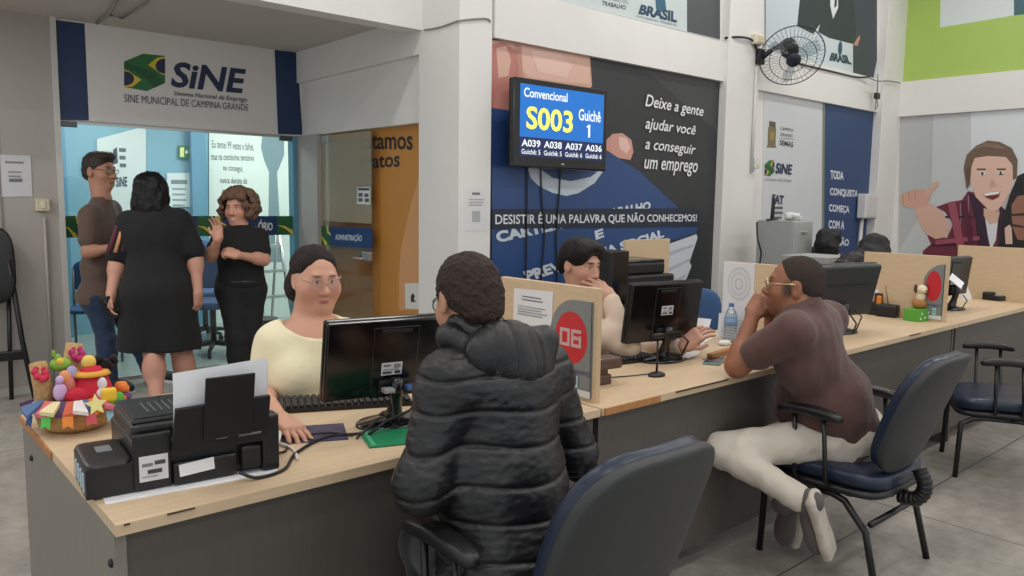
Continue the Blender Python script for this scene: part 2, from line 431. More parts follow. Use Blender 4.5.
# office shell
box('wall_office_back', (.6, 9.0, 0), (6.2, 9.1, 2.75), BLUEW, **S)
box('wall_office_left', (.6, 6.66, 0), (.7, 9.0, 2.75), BLUEW, **S)
box('wall_office_right', (6.0, 6.66, 0), (6.1, 9.0, 2.75), OWHITE, **S)
box('wall_office_front', (3.34, 6.56, 0), (6.1, 6.66, 2.75), OWHITE, **S)
box('ceiling_office', (.6, 6.66, 2.75), (6.2, 9.1, 2.85), OWHITE, **S)
box('trim_4', (3.03, 8.9, 0), (3.19, 9.0, 2.75), mat('pilaster_blue', (92, 142, 168), .6), **S)
box('trim_5', (1.70, 8.9, 0), (1.80, 9.0, 2.75), MATS['pilaster_blue'], **S)
# ================================================================ prints on the walls
NAVY = (28, 44, 78); LOGOG = (40, 112, 58); LOGOY = (226, 196, 60)
def sine_logo(p, q):
    g = quadmap(q)
    P_ = lambda pts: [g(u, v) for u, v in pts]
    p.poly(LOGOG, P_([(0, .78), (.45, 1), (1, .95), (1, .24), (.55, 0), (0, .08)]))
    for m_ in (0, 1):
        F = (lambda u, v: (1-u, 1-v)) if m_ else (lambda u, v: (u, v))
        p.poly(LOGOY, P_([F(*c) for c in ((.58, .70), (.80, .90), (1, .93), (1, .44), (.90, .47), (.76, .58))]))
        p.poly(NAVY, P_([F(1-.24*math.sin(R(a)), .68+.20*math.cos(R(a))) for a in range(0, 181, 15)]))
    p.poly((30, 88, 46), P_([(0, .78), (.30, .66), (.72, .50), (1, .24), (.74, .10), (.50, .34), (.26, .52), (0, .62)]))
# banner over the glass
p = Print('Y', 6.548, rect(1.31, 2.005, 3.19, 2.715), (226, 223, 220), .004)
p.poly((28, 52, 92), [(1.304, 2.705), (1.489, 2.709), (1.489, 2.007), (1.298, 1.997)])
p.poly((28, 52, 92), [(2.956, 2.715), (3.163, 2.721), (3.203, 2.012), (2.973, 2.005)])
sine_logo(p, [(1.751, 2.528), (2.051, 2.564), (2.041, 2.27), (1.741, 2.255)])
p.text('SiNE', NAVY, [(2.102, 2.516), (2.701, 2.525), (2.683, 2.318), (2.084, 2.313)], .03, .12)
p.text('Sistema Nacional de Emprego', (60, 64, 76), [(2.106, 2.284), (2.704, 2.295), (2.703, 2.241), (2.105, 2.242)], .012, .15)
p.text('SINE MUNICIPAL DE CAMPINA GRANDE', (60, 62, 70), [(1.74, 2.225), (2.711, 2.234), (2.71, 2.18), (1.737, 2.165)])
p.build('wall_banner', label='wide white banner with navy ends and green logo above the glass front', cat='banner')
# band on the glass
def band(p, q, arcs=True):
    g = quadmap(q); P_ = lambda pts: [g(u, v) for u, v in pts]
    p.poly((34, 98, 52), P_([(0, 0), (0, 1), (1, 1), (.72, .62), (.9, .3), (1, 0)]))
    p.poly((222, 200, 70), P_([(0, .52), (.25, .48), (.45, .3), (.62, .2), (.72, 0), (.5, 0), (.38, .2), (.2, .4)]))
    p.poly((222, 200, 70), P_([(.62, 1), (.78, 1), (.8, .75), (1, .58), (1, .5), (.7, .66)]))
p = Print('Y', 6.594, [(1.305, 1.296), (3.247, 1.292), (3.244, 1.123), (1.301, 1.133)], (24, 56, 104), .003)
band(p, [(1.305, 1.296), (1.422, 1.295), (1.415, 1.133), (1.301, 1.133)])
band(p, [(2.275, 1.294), (2.516, 1.293), (2.512, 1.124), (2.27, 1.127)])
band(p, [(2.97, 1.293), (3.247, 1.292), (3.244, 1.122), (2.967, 1.125)])
p.text('ÓRIO', (232, 236, 240), [(2.796, 1.267), (2.928, 1.249), (2.926, 1.165), (2.794, 1.167)], .03, .1)
p.build('glass_decal', label='long navy, green and yellow decal band across the office glass', cat='decal')
p = Print('X', 3.195, [(-6.243, 1.214), (-5.356, 1.229), (-5.353, 1.067), (-6.248, 1.051)], (34, 62, 112), .003)
band(p, [(-6.243, 1.214), (-6.026, 1.218), (-6.03, 1.055), (-6.248, 1.051)])
p.text('ADMINISTRAÇÃO', (214, 222, 232), [(-5.948, 1.164), (-5.511, 1.174), (-5.512, 1.105), (-5.95, 1.097)], .02)
p.build('glass_decal', label='short navy decal with white lettering on the glass door', cat='decal')
p = Print('X', 3.196, [(-5.585, 1.548), (-5.384, 1.547), (-5.386, 1.41), (-5.588, 1.412)], (224, 226, 224), .002)
p.poly((70, 72, 74), [(-5.57, 1.54), (-5.392, 1.539), (-5.392, 1.52), (-5.57, 1.52)])
p.poly((84, 84, 86), [(-5.562, 1.5), (-5.497, 1.5), (-5.497, 1.471), (-5.563, 1.471)])
p.poly((84, 84, 86), [(-5.469, 1.496), (-5.404, 1.496), (-5.405, 1.468), (-5.469, 1.468)])
p.poly((84, 84, 86), [(-5.563, 1.46), (-5.497, 1.46), (-5.498, 1.432), (-5.564, 1.431)])
p.poly((84, 84, 86), [(-5.462, 1.457), (-5.397, 1.457), (-5.398, 1.429), (-5.462, 1.428)])
p.build('door_notice', label='small white notice stuck near the free edge of the glass door', cat='notice')
# orange wall graphic beside the door
p = Print('X', 3.27, [(-6.2, .0), (-4.65, .0), (-4.65, 2.0), (-6.2, 2.0)], (196, 136, 62), .01)
p.poly((182, 122, 54), [(-6.2, .0), (-5.35, .0), (-5.35, 1.95), (-6.2, 1.95)])
p.poly((214, 158, 108), [(-4.814, 1.611), (-4.906, 1.45), (-4.987, 1.261), (-5.057, 1.068), (-5.086, 0.874), (-5.087, 0.601), (-4.813, 0.632)])
p.poly((222, 218, 212), [(-5.002, 0.815), (-4.8, 0.837), (-4.8, 0.641), (-4.996, 0.623)])
p.poly((60, 50, 46), [(-4.92, 0.727), (-4.893, 0.753), (-4.866, 0.733), (-4.88, 0.708), (-4.853, 0.689), (-4.92, 0.681)])
p.text('Estamos', (44, 40, 42), [(-5.66, 1.984), (-4.893, 1.967), (-4.893, 1.817), (-5.662, 1.856)], .02)
p.text('gratos', (44, 40, 42), [(-5.663, 1.784), (-5.068, 1.802), (-5.069, 1.66), (-5.665, 1.667)], .02)
p.build('wall_graphic', label='orange wall graphic with black lettering beside the white column', cat='wall graphic')
# the big mural
p = Print('Y', 4.2, rect(3.43, .25, 6.1, 2.543), (46, 48, 50), .004, rough=.4)
p.poly((60, 62, 62), [(4.993, 2.534), (6.073, 2.54), (6.073, 2.116), (5.676, 2.26), (5.253, 2.451)])
p.poly((206, 160, 142), [(3.441, 2.534), (3.652, 2.55), (4.408, 2.545), (4.437, 2.334), (4.257, 2.183), (4.103, 2.067), (3.449, 2.016)])
p.poly((186, 120, 110), [(3.442, 2.507), (3.552, 2.536), (3.653, 2.496), (3.684, 2.35), (3.651, 2.155), (3.578, 2.067), (3.448, 2.069)])
p.poly((220, 178, 160), [(3.69, 2.535), (4.397, 2.537), (4.415, 2.346), (4.096, 2.327), (3.798, 2.322), (3.712, 2.367)])
p.poly((196, 132, 122), [(3.468, 2.192), (3.612, 2.261), (3.669, 2.171), (3.597, 2.068), (3.47, 2.071)])
p.poly((214, 170, 152), [(3.482, 2.487), (3.571, 2.512), (3.618, 2.424), (3.593, 2.313), (3.503, 2.289)])
p.poly((228, 190, 174), [(3.794, 2.515), (4.09, 2.526), (4.217, 2.456), (4.157, 2.362), (3.874, 2.373)])
p.poly((190, 134, 120), [(3.653, 2.537), (3.709, 2.531), (3.732, 2.301), (3.678, 2.172), (3.641, 2.182), (3.684, 2.35)])
p.poly((44, 74, 124), [(3.448, 2.083), (3.708, 2.078), (4.603, 1.86), (5.034, 1.705), (5.529, 1.43), (5.86, 1.244), (5.834, 1.191), (5.436, 1.12), (5.48, 0.346), (3.477, 0.036)])
p.poly((36, 60, 106), [(3.449, 1.989), (3.709, 2.036), (3.725, 1.708), (3.453, 1.677)])
p.poly((206, 152, 138), [(4.611, 1.938), (4.679, 1.989), (4.797, 2.004), (4.909, 1.956), (4.938, 1.862), (4.904, 1.796), (4.758, 1.806), (4.614, 1.861)])
p.poly((228, 190, 178), [(4.751, 1.97), (4.847, 1.968), (4.9, 1.892), (4.853, 1.842), (4.766, 1.885)])
p.poly((206, 210, 216), [(5.478, 1.11), (5.834, 1.182), (5.852, 1.146), (5.747, 0.934), (5.779, 0.897), (5.686, 0.74), (5.463, 0.648), (5.48, 0.346), (4.75, 0.293), (4.721, 0.975)])
p.poly((178, 184, 192), [(5.441, 1.033), (5.796, 1.093), (5.782, 1.067), (5.443, 0.998)])
p.poly((178, 184, 192), [(5.449, 0.894), (5.759, 0.969), (5.746, 0.943), (5.451, 0.859)])
p.poly((178, 184, 192), [(5.456, 0.771), (5.71, 0.828), (5.697, 0.802), (5.458, 0.736)])
p.poly((44, 74, 124), [(5.095, 0.452), (5.717, 0.702), (5.781, 0.626), (5.801, 0.314), (5.105, 0.254)])
em = [(3.783, 1.69), (3.911, 1.687), (4.033, 1.626), (4.222, 1.609), (4.44, 1.646), (4.551, 1.711), (4.575, 1.689), (4.487, 1.601), (4.312, 1.521), (4.183, 1.496), (4.036, 1.516), (3.894, 1.564), (3.814, 1.619)]
p.poly((196, 206, 216), em)
p.text('CARTEIRA', (206, 214, 224), [(3.482, 1.236), (4.252, 1.353), (4.276, 1.269), (3.511, 1.158)], .05)
p.text('TRABALHO', (206, 214, 224), [(4.518, 1.384), (5.175, 1.469), (5.178, 1.398), (4.52, 1.306)], .05)
p.text('E', (206, 214, 224), [(4.495, 1.228), (4.592, 1.25), (4.612, 1.179), (4.515, 1.157)], .05)
p.text('PREVIDÊNCIA SOCIAL', (206, 214, 224), [(3.74, 0.964), (5.346, 1.25), (5.372, 1.164), (3.801, 0.866)], .05)
p.poly((32, 40, 56), [(3.457, 1.395), (5.879, 1.412), (5.859, 1.253), (3.459, 1.257)])
p.text('DESISTIR É UMA PALAVRA QUE NÃO CONHECEMOS!', (228, 230, 234), [(3.485, 1.375), (5.822, 1.374), (5.827, 1.285), (3.486, 1.277)], .012)
for s_, q in (('Deixe a gente', [(5.066, 2.336), (5.863, 2.306), (5.855, 2.193), (5.059, 2.207)]), ('ajudar você', [(5.075, 2.152), (5.757, 2.133), (5.749, 2.025), (5.068, 2.027)]), ('a conseguir', [(5.084, 1.979), (5.768, 1.961), (5.76, 1.856), (5.07, 1.865)]), ('um emprego', [(5.073, 1.812), (5.807, 1.81), (5.801, 1.687), (5.072, 1.698)])):
    p.text(s_, (234, 234, 234), q, .010, .2)
p.build('wall_mural', label='big dark wall mural of a blue booklet with white lettering', cat='mural')
# sheets over the beam
p = Print('Y', 4.19, [(4.029, 2.896), (6.062, 2.903), (6.011, 3.578), (4.018, 3.307)], (196, 206, 206), .004)
p.poly((74, 78, 80), [(5.579, 2.905), (6.061, 2.908), (6.011, 3.578), (5.542, 3.482)])
p.text('TRABALHO', (60, 70, 80), [(4.514, 2.976), (4.789, 2.986), (4.785, 2.951), (4.509, 2.942)], .03)
p.text('MINISTÉRIO DO', (90, 98, 106), [(4.501, 3.021), (4.811, 3.031), (4.813, 3.001), (4.502, 2.988)], .0)
p.text('BRASIL', (26, 66, 92), [(4.957, 3.025), (5.419, 3.043), (5.438, 2.953), (4.936, 2.945)], .05, .1)
p.poly((40, 92, 120), [(5.139, 3.119), (5.268, 3.126), (5.286, 3.042), (5.223, 3.007), (5.158, 3.02)])
p.text('GOVERNO FEDERAL', (96, 110, 118), [(4.912, 2.933), (5.439, 2.941), (5.44, 2.925), (4.913, 2.918)], .0)
p.build('wall_poster', label='pale wall poster with blue logo above the booklet mural', cat='poster')
p = Print('Y', 4.19, [(6.834, 2.715), (9.179, 2.852), (8.977, 4.237), (6.729, 3.859)], (196, 206, 210), .004)
p.poly((62, 66, 78), [(8.428, 4.072), (8.984, 4.185), (9.14, 3.116), (9.072, 2.885), (8.587, 2.875)])
p.poly((46, 54, 56), [(7.422, 3.866), (8.406, 4.067), (8.599, 3.316), (8.542, 3.212), (8.008, 3.199), (7.773, 3.226), (7.805, 3.31), (7.675, 3.191), (7.355, 3.222)])
p.poly((206, 210, 212), [(7.998, 3.984), (8.103, 4.005), (8.162, 3.529), (8.069, 3.402), (7.989, 3.531)])
p.poly((50, 60, 58), [(8.082, 3.648), (8.125, 3.656), (8.128, 3.544), (8.077, 3.515)])
p.poly((190, 140, 120), [(8.544, 3.201), (8.668, 3.326), (8.696, 3.298), (8.637, 3.204)])
p.text('BRASIL', (26, 56, 74), [(8.068, 3.059), (8.444, 3.077), (8.548, 2.989), (8.035, 2.973)], .05, .1)
p.poly((44, 82, 104), ellipse(*[(8.257, 3.126)][0], .045, .075))
p.build('wall_poster', label='pale wall poster of a dark suit behind the wall fan', cat='poster')
# poster wall with the municipal logos and the navy sheet
p = Print('Y', 4.2, [(6.832, 2.528), (7.989, 2.527), (8.243, 0.074), (6.97, 0.199)], (206, 208, 212), .004)
p.poly((118, 128, 112), [(7.968, 2.528), (8.021, 2.53), (8.277, 0.07), (8.22, 0.076)])
p.poly((122, 110, 84), [(6.933, 2.204), (7.079, 2.205), (7.087, 2.031), (7.116, 2.013), (6.916, 2.007), (6.94, 2.032)])
p.poly((96, 84, 66), [(6.946, 2.263), (7.064, 2.262), (7.07, 2.205), (6.951, 2.206)])
p.poly((160, 140, 60), [(6.974, 2.159), (7.047, 2.159), (7.054, 2.087), (6.98, 2.087)])
p.text('CAMPINA', (84, 86, 92), [(7.152, 2.225), (7.41, 2.219), (7.413, 2.189), (7.155, 2.191)])
p.text('GRANDE', (84, 86, 92), [(7.157, 2.167), (7.396, 2.163), (7.399, 2.133), (7.161, 2.133)])
p.poly((110, 110, 114), [(7.162, 2.115), (7.42, 2.119), (7.421, 2.114), (7.163, 2.11)])
p.text('SEMAS', (76, 78, 84), [(7.155, 2.095), (7.414, 2.089), (7.419, 2.034), (7.16, 2.044)], .02)
sine_logo(p, [(6.901, 1.876), (7.072, 1.898), (7.086, 1.741), (6.915, 1.721)])
p.text('SiNE', NAVY, [(7.102, 1.87), (7.417, 1.863), (7.418, 1.757), (7.103, 1.762)], .03, .1)
p.text('SISTEMA NACIONAL', (110, 112, 118), [(6.916, 1.707), (7.423, 1.712), (7.426, 1.686), (6.918, 1.688)])
p.text('FAT', (52, 62, 84), [(7.067, 1.559), (7.284, 1.547), (7.284, 1.457), (7.067, 1.46)], .04)
p.lines((96, 98, 106), *[[(7.078, 1.44)][0][0], [(7.285, 1.441)][0][0], [(7.078, 1.435)][0][1]], .022, 3, .05)
p.build('wall_poster', label='white wall poster with stacked municipal logos over the file cabinet', cat='poster')
p = Print('Y', 4.2, [(8.032, 2.529), (9.171, 2.53), (9.407, -0.041), (8.277, 0.07)], (42, 68, 112), .004)
for s_, q in (('TODA', [(8.224, 1.837), (8.521, 1.831), (8.533, 1.738), (8.236, 1.74)]), ('CONQUISTA', [(8.236, 1.648), (8.895, 1.629), (8.895, 1.538), (8.247, 1.551)]), ('COMEÇA', [(8.235, 1.469), (8.712, 1.451), (8.712, 1.355), (8.247, 1.371)]), ('COM A', [(8.245, 1.295), (8.614, 1.282), (8.615, 1.186), (8.256, 1.202)]), ('DECISÃO', [(8.21, 1.12), (8.746, 1.093), (8.747, 0.996), (8.222, 1.016)]), ('CERTA', [(8.3, 0.931), (8.771, 0.904), (8.783, 0.811), (8.311, 0.836)])):
    p.text(s_, (222, 226, 232), q, .03)
p.build('wall_poster', label='tall navy wall poster with white capitals in the corner', cat='poster')
# right wall
p = Print('X', 9.645, [(-4.192, 4.321), (-2.627, 4.182), (-2.529, 2.914), (-4.108, 2.905)], (170, 196, 98), .004)
p.poly((214, 222, 220), [(-3.761, 4.12), (-3.036, 4.124), (-2.989, 3.494), (-3.727, 3.483)])
p.poly((50, 96, 104), [(-3.032, 4.072), (-2.619, 4.082), (-2.573, 3.48), (-2.989, 3.494)])
p.build('wall_poster', label='lime green wall poster with a pale panel, high on the right-hand wall', cat='poster')
SK = (214, 172, 152)
p = Print('X', 9.645, [(-4.11, 2.498), (-2.499, 2.528), (-2.306, 0.031), (-3.966, -0.094)], (196, 198, 198), .004)
p.poly((182, 184, 184), [(-4.104, 2.498), (-3.756, 2.502), (-3.7, 1.533), (-4.011, 0.934)])
p.poly((176, 178, 178), [(-3.756, 2.502), (-3.734, 2.503), (-3.689, 1.533), (-3.706, 1.533)])
p.poly((214, 218, 220), [(-3.336, 2.51), (-2.499, 2.528), (-2.423, 1.543), (-3.274, 1.648)])
shirt = [(-3.737, 0.937), (-3.654, 1.024), (-3.705, 1.126), (-3.486, 1.101), (-3.433, 1.263), (-3.528, 1.397), (-3.629, 1.453), (-3.483, 1.512), (-3.358, 1.536), (-3.304, 1.637), (-3.221, 1.614), (-2.967, 1.397), (-2.731, 1.306), (-2.644, 0.145), (-3.729, -0.001)]
p.poly((112, 44, 60), shirt)
p.poly((150, 120, 132), [(-3.301, 1.592), (-3.29, 1.592), (-3.252, 1.055), (-3.262, 1.055)])
p.poly((150, 120, 132), [(-3.377, 1.502), (-3.366, 1.502), (-3.328, 0.961), (-3.338, 0.96)])
p.poly((150, 120, 132), [(-3.153, 1.383), (-3.143, 1.383), (-3.105, 0.851), (-3.115, 0.85)])
p.poly((62, 34, 50), [(-3.525, 1.352), (-3.192, 1.36), (-3.19, 1.335), (-3.523, 1.327)])
p.poly((62, 34, 50), [(-3.643, 1.024), (-3.302, 1.041), (-3.301, 1.017), (-3.641, 0.999)])
p.poly((56, 32, 50), [(-3.303, 1.625), (-3.218, 1.581), (-3.062, 1.363), (-3.035, 0.988), (-3.155, 0.982), (-3.197, 1.293)])
p.poly((56, 32, 50), [(-2.973, 1.484), (-2.87, 1.389), (-2.822, 1), (-2.956, 0.993), (-2.98, 1.321)])
p.poly((222, 220, 222), [(-3.112, 1.361), (-2.979, 1.299), (-2.984, 1.101), (-3.025, 0.989), (-3.066, 1.142)])
p.poly(SK, [(-3.875, 1.473), (-3.743, 1.51), (-3.674, 1.476), (-3.572, 1.408), (-3.489, 1.296), (-3.46, 1.194), (-3.497, 1.112), (-3.603, 1.084), (-3.717, 1.138), (-3.818, 1.298)])
p.poly((206, 162, 142), [(-4.046, 1.542), (-3.998, 1.614), (-3.876, 1.66), (-3.752, 1.649), (-3.7, 1.533), (-3.739, 1.463), (-3.872, 1.438), (-4, 1.46)])
p.poly((212, 168, 148), [(-3.744, 1.533), (-3.609, 1.717), (-3.628, 1.746), (-3.66, 1.74), (-3.761, 1.614)])
p.poly((186, 138, 120), [(-4.009, 1.602), (-4, 1.602), (-3.992, 1.483), (-4.001, 1.483)])
p.poly((186, 138, 120), [(-3.942, 1.631), (-3.933, 1.631), (-3.925, 1.514), (-3.934, 1.514)])
p.poly((186, 138, 120), [(-3.875, 1.649), (-3.866, 1.649), (-3.858, 1.532), (-3.867, 1.532)])
p.poly(SK, [(-3.128, 1.449), (-2.967, 1.408), (-2.979, 1.299), (-3.056, 1.275), (-3.122, 1.361)])
p.poly((224, 184, 166), [(-3.318, 1.981), (-3.273, 2.057), (-3.113, 2.062), (-2.917, 2.022), (-2.863, 1.807), (-2.879, 1.647), (-2.935, 1.496), (-3.007, 1.418), (-3.077, 1.428), (-3.217, 1.57), (-3.292, 1.759)])
p.poly((112, 90, 74), [(-3.315, 1.648), (-3.363, 1.893), (-3.343, 2.037), (-3.258, 2.133), (-3.142, 2.188), (-3.023, 2.166), (-2.903, 2.096), (-2.837, 1.966), (-2.832, 1.775), (-2.868, 1.754), (-2.88, 1.914), (-2.953, 2.002), (-3.13, 2.019), (-3.259, 2.001), (-3.283, 1.914), (-3.289, 1.714)])
p.poly((92, 66, 54), [(-3.23, 1.885), (-3.14, 1.883), (-3.139, 1.865), (-3.229, 1.867)]); p.poly((70, 54, 48), [(-3.206, 1.835), (-3.156, 1.834), (-3.155, 1.812), (-3.205, 1.813)])
p.poly((92, 66, 54), [(-3.031, 1.881), (-2.944, 1.879), (-2.943, 1.861), (-3.03, 1.863)]); p.poly((70, 54, 48), [(-3.008, 1.831), (-2.96, 1.831), (-2.958, 1.809), (-3.007, 1.81)])
p.poly((206, 160, 142), [(-3.073, 1.778), (-3.017, 1.691), (-3.085, 1.669)])
p.poly((120, 44, 44), [(-3.149, 1.603), (-3.072, 1.625), (-2.975, 1.636), (-2.989, 1.571), (-3.045, 1.538), (-3.106, 1.56)])
p.poly((240, 236, 232), [(-3.144, 1.603), (-3.071, 1.623), (-2.979, 1.633), (-2.992, 1.604), (-3.118, 1.582)])
p.poly((34, 30, 30), [(-2.824, 1.796), (-2.629, 1.908), (-2.447, 1.852), (-2.383, 1.025), (-2.94, 1.038), (-2.926, 1.377), (-2.885, 1.593)])
p.poly((150, 104, 84), [(-2.858, 1.486), (-2.808, 1.583), (-2.431, 1.646), (-2.391, 1.129), (-2.773, 1.111), (-2.842, 1.27)])
p.poly((50, 40, 40), [(-2.87, 1.389), (-2.72, 1.402), (-2.718, 1.376), (-2.849, 1.367), (-2.833, 1.282), (-2.728, 1.263), (-2.726, 1.242), (-2.85, 1.259)])
p.poly((222, 184, 168), [(-2.906, 1.236), (-2.861, 1.275), (-2.839, 1.238), (-2.817, 1.066), (-2.884, 1.062)])
p.poly((132, 108, 90), [(-3.296, 2.091), (-3.18, 2.162), (-3.041, 2.145), (-2.94, 2.076), (-3.018, 2.09), (-3.157, 2.118)])
p.poly((96, 76, 64), [(-3.34, 1.848), (-3.313, 1.914), (-3.285, 1.803), (-3.287, 1.692)])
p.poly((228, 228, 226), [(-3.202, 1.839), (-3.142, 1.843), (-3.14, 1.812), (-3.199, 1.808)])
p.poly((228, 228, 226), [(-3.019, 1.845), (-2.961, 1.848), (-2.959, 1.818), (-3.017, 1.814)])
p.poly((60, 70, 74), [(-3.182, 1.84), (-3.157, 1.842), (-3.155, 1.812), (-3.179, 1.81)])
p.poly((60, 70, 74), [(-3, 1.845), (-2.977, 1.847), (-2.974, 1.818), (-2.998, 1.816)])
p.poly((156, 78, 92), [(-3.503, 1.5), (-3.419, 1.513), (-3.277, 0.975), (-3.36, 0.97)])
p.poly((156, 78, 92), [(-3.603, 1.073), (-3.146, 1.138), (-3.143, 1.094), (-3.599, 1.015)])
p.poly((88, 30, 48), [(-3.358, 1.524), (-3.307, 1.536), (-3.185, 0.98), (-3.236, 0.977)])
p.build('wall_mural', label='wall mural of a smiling figure in red plaid shirt giving a thumb up', cat='mural')
# sheets inside the office
p = Print('Y', 8.985, [(2.11, 2.031), (2.593, 2.198), (2.526, 0.325), (2.042, 0.36)], (206, 214, 212), .004)
p.poly((60, 66, 72), [(2.258, 1.927), (2.298, 1.96), (2.301, 1.794), (2.252, 1.771)]); p.lines((90, 96, 102), *[[(2.316, 1.93)][0][0], [(2.384, 1.934)][0][0], [(2.317, 1.951)][0][1]], .04, 3, .08)
sine_logo(p, [(2.218, 1.646), (2.267, 1.658), (2.262, 1.532), (2.213, 1.521)]); p.text('SiNE', NAVY, [(2.276, 1.647), (2.384, 1.656), (2.38, 1.551), (2.272, 1.543)], .03)
p.build('office_poster', label='white logo poster on the office wall behind the man in brown tee', cat='poster')
p = Print('Y', 8.985, [(3.262, 2.191), (4.4, 2.167), (4.357, -0.378), (3.19, -0.306)], (212, 222, 216), .004)
for s_, q in (('Eu tentei 99 vezes e falhei,', [(3.292, 2.093), (3.781, 2.088), (3.779, 1.984), (3.29, 1.993)]), ('mas na centésima tentativa', [(3.277, 1.947), (3.778, 1.949), (3.777, 1.88), (3.275, 1.869)]), ('eu consegui,', [(3.41, 1.818), (3.643, 1.816), (3.641, 1.73), (3.408, 1.739)]), ('nunca desista de', [(3.372, 1.681), (3.688, 1.679), (3.686, 1.609), (3.37, 1.613)]), ('seus objetivos', [(3.391, 1.557), (3.661, 1.562), (3.659, 1.493), (3.389, 1.488)])):
    p.text(s_, (74, 88, 92), q, .01)
p.poly((120, 144, 152), [(3.881, 2.176), (4.155, 2.169), (4.151, 1.967), (4.084, 1.81), (4.058, 1.761), (4.1, 0.677), (3.922, 0.684), (3.958, 1.758), (3.899, 1.897), (3.865, 2.035)])
p.build('office_poster', label='pale quote poster with a grey spoon shape on the office wall', cat='poster')
p = Print('Y', 8.985, [(2.792, 1.707), (3.038, 1.715), (3.026, 1.338), (2.78, 1.336)], (214, 224, 224), .003)
p.poly((120, 132, 138), [(2.832, 1.632), (3.003, 1.637), (3.002, 1.592), (2.83, 1.588)]); p.lines((140, 150, 156), *[[(2.839, 1.545)][0][0], [(2.989, 1.548)][0][0], [(2.839, 1.545)][0][1]], .02, 5, .06)
p.build('office_notice', label='white notice on blue office wall beside the black-haired woman', cat='notice')
p = Print('Y', 8.97, [(2.924, 2.01), (3.031, 2.016), (3.027, 1.874), (2.919, 1.869)], (34, 120, 84), .02)
p.poly((226, 232, 150), [(2.934, 1.989), (2.977, 1.992), (2.974, 1.888), (2.931, 1.886)]); p.poly((236, 240, 200), [(2.986, 1.948), (3.008, 1.971), (3.023, 1.945), (3.007, 1.917), (2.986, 1.937)])
p.build('exit_sign', label='small green exit sign with an arrow on the blue office wall', cat='sign')
# paper notices on the hall walls
p = Print('Y', 6.545, [(0.89, 1.726), (1.099, 1.73), (1.097, 1.437), (0.881, 1.431)], (206, 206, 208), .002)
p.lines((130, 132, 136), *[[(0.941, 1.677)][0][0], [(1.056, 1.682)][0][0], [(0.941, 1.684)][0][1]], .016, 1, .06)
p.lines((140, 142, 146), *[[(0.956, 1.614)][0][0], [(1.047, 1.618)][0][0], [(0.956, 1.614)][0][1]], .012, 2, .03)
p.poly((110, 114, 124), [(0.959, 1.562), (1.041, 1.564), (1.04, 1.539), (0.958, 1.537)])
p.build('wall_notice', label='white paper notice taped to the grey partition wall', cat='notice')
p = Print('Y', 4.168, [(3.2, 1.534), (3.389, 1.549), (3.389, 1.249), (3.207, 1.248)], (222, 222, 222), .002)
p.poly((120, 122, 126), [(3.26, 1.506), (3.328, 1.507), (3.329, 1.49), (3.26, 1.489)]); p.lines((170, 170, 174), *[[(3.234, 1.462)][0][0], [(3.364, 1.464)][0][0], [(3.234, 1.462)][0][1]], .008, 3, .018)
p.poly((176, 178, 180), [(3.261, 1.382), (3.33, 1.382), (3.331, 1.307), (3.262, 1.308)])
p.build('column_notice', label='white paper notice on the front of the white column', cat='notice')
# switch, conduit, electrical boxes
t = thing('wall_switch', 'cream switch box on the grey partition beside its paper notice', 'switch', (1.155, 6.55, 1.377))
MB().box((0, -.02, 0), (.09, .04, .09), bev=.006).build('switch_box', mat('cream_plastic', (206, 196, 168), .5), t)
MB().box((0, -.042, 0), (.03, .008, .05), bev=.003).build('rocker', mat('cream_light', (222, 214, 190), .4), t)
a = (1.163, 6.54, 1.319)
MB().tube([(a[0], 6.535, a[2]-.03), (a[0], 6.535, .02)], .012).build('cable_conduit', mat('conduit_grey', (172, 166, 158), .5), label='grey cable conduit running down the grey partition below the switch', cat='conduit')
t = thing('electrical_box', 'white electrical box on the navy corner poster', 'electrical box', (9.022, 4.19, 1.453))
MB().box((0, -.05, 0), (.30, .1, .28), bev=.012).build('enclosure', mat('box_white', (208, 208, 206), .5), t)
MB().box((0, -.102, 0), (.26, .01, .24), bev=.004).build('cover', MATS['box_white'], t)
a = (8.965, 4.17, 1.373)
MB().tube([(a[0], 4.165, a[2]-.05), (a[0]-.05, 4.165, .6)], .022).build('cable_conduit', MATS['box_white'], label='white conduit dropping from the electrical box in the corner', cat='conduit')
# ================================================================ desks
def wood_mat(name, rgb, sx):
    m = mat(name, rgb, .5, var=.05, vscale=5, stretch=sx)
    return m
WOOD = wood_mat('maple_laminate', (205, 180, 148), (1.2, 14, 14))
WOODV = wood_mat('maple_laminate_upright', (208, 182, 148), (14, 1.6, 14))
PANEL = wood_mat('dark_oak_laminate', (82, 77, 71), (16, 16, 1.2))
SIDEP = wood_mat('grey_oak_laminate', (128, 123, 114), (16, 16, 1.2))
BARE = mat('bare_chipboard', (176, 122, 74), .8, var=.12, vscale=40)
DARKGAP = mat('chip_dark', (74, 56, 42), .9)
TOPZ = .75
def desk(x0, x1, label, ret=None, open_end=False):
    t = thing('service_desk', label, 'desk', ((x0+x1)/2, 2.1, 0), group='front row of service desks')
    ox, oy = (x0+x1)/2, 2.1
    yb = 2.50
    if ret: poly = [(x0, 1.755), (x1, 1.755), (x1, yb), (ret[0], yb), (ret[0], ret[1]), (x0, ret[1])]
    else: poly = [(x0, 1.755), (x1, 1.755), (x1, yb), (x0, yb)]
    top = MB().prism([(x-ox, y-oy) for x, y in poly], .026).build('worktop', WOOD, t); top.location = (0, 0, TOPZ-.026)
    MB().box((0, 1.785-oy, .375+.03), (x1-x0-.04, .018, .645)).build('front_panel', PANEL, t)
    for s, x in ((-1, x0+.012), (1, x1-.03)):
        yy = ret[1] if (ret and s < 0) else yb
        MB().box((x-ox, (1.772+yy-.02)/2-oy, .362), (.024, yy-.02-1.772, .724)).build('side_panel', SIDEP if (ret and s < 0) else PANEL, t)
    return t, ox, oy
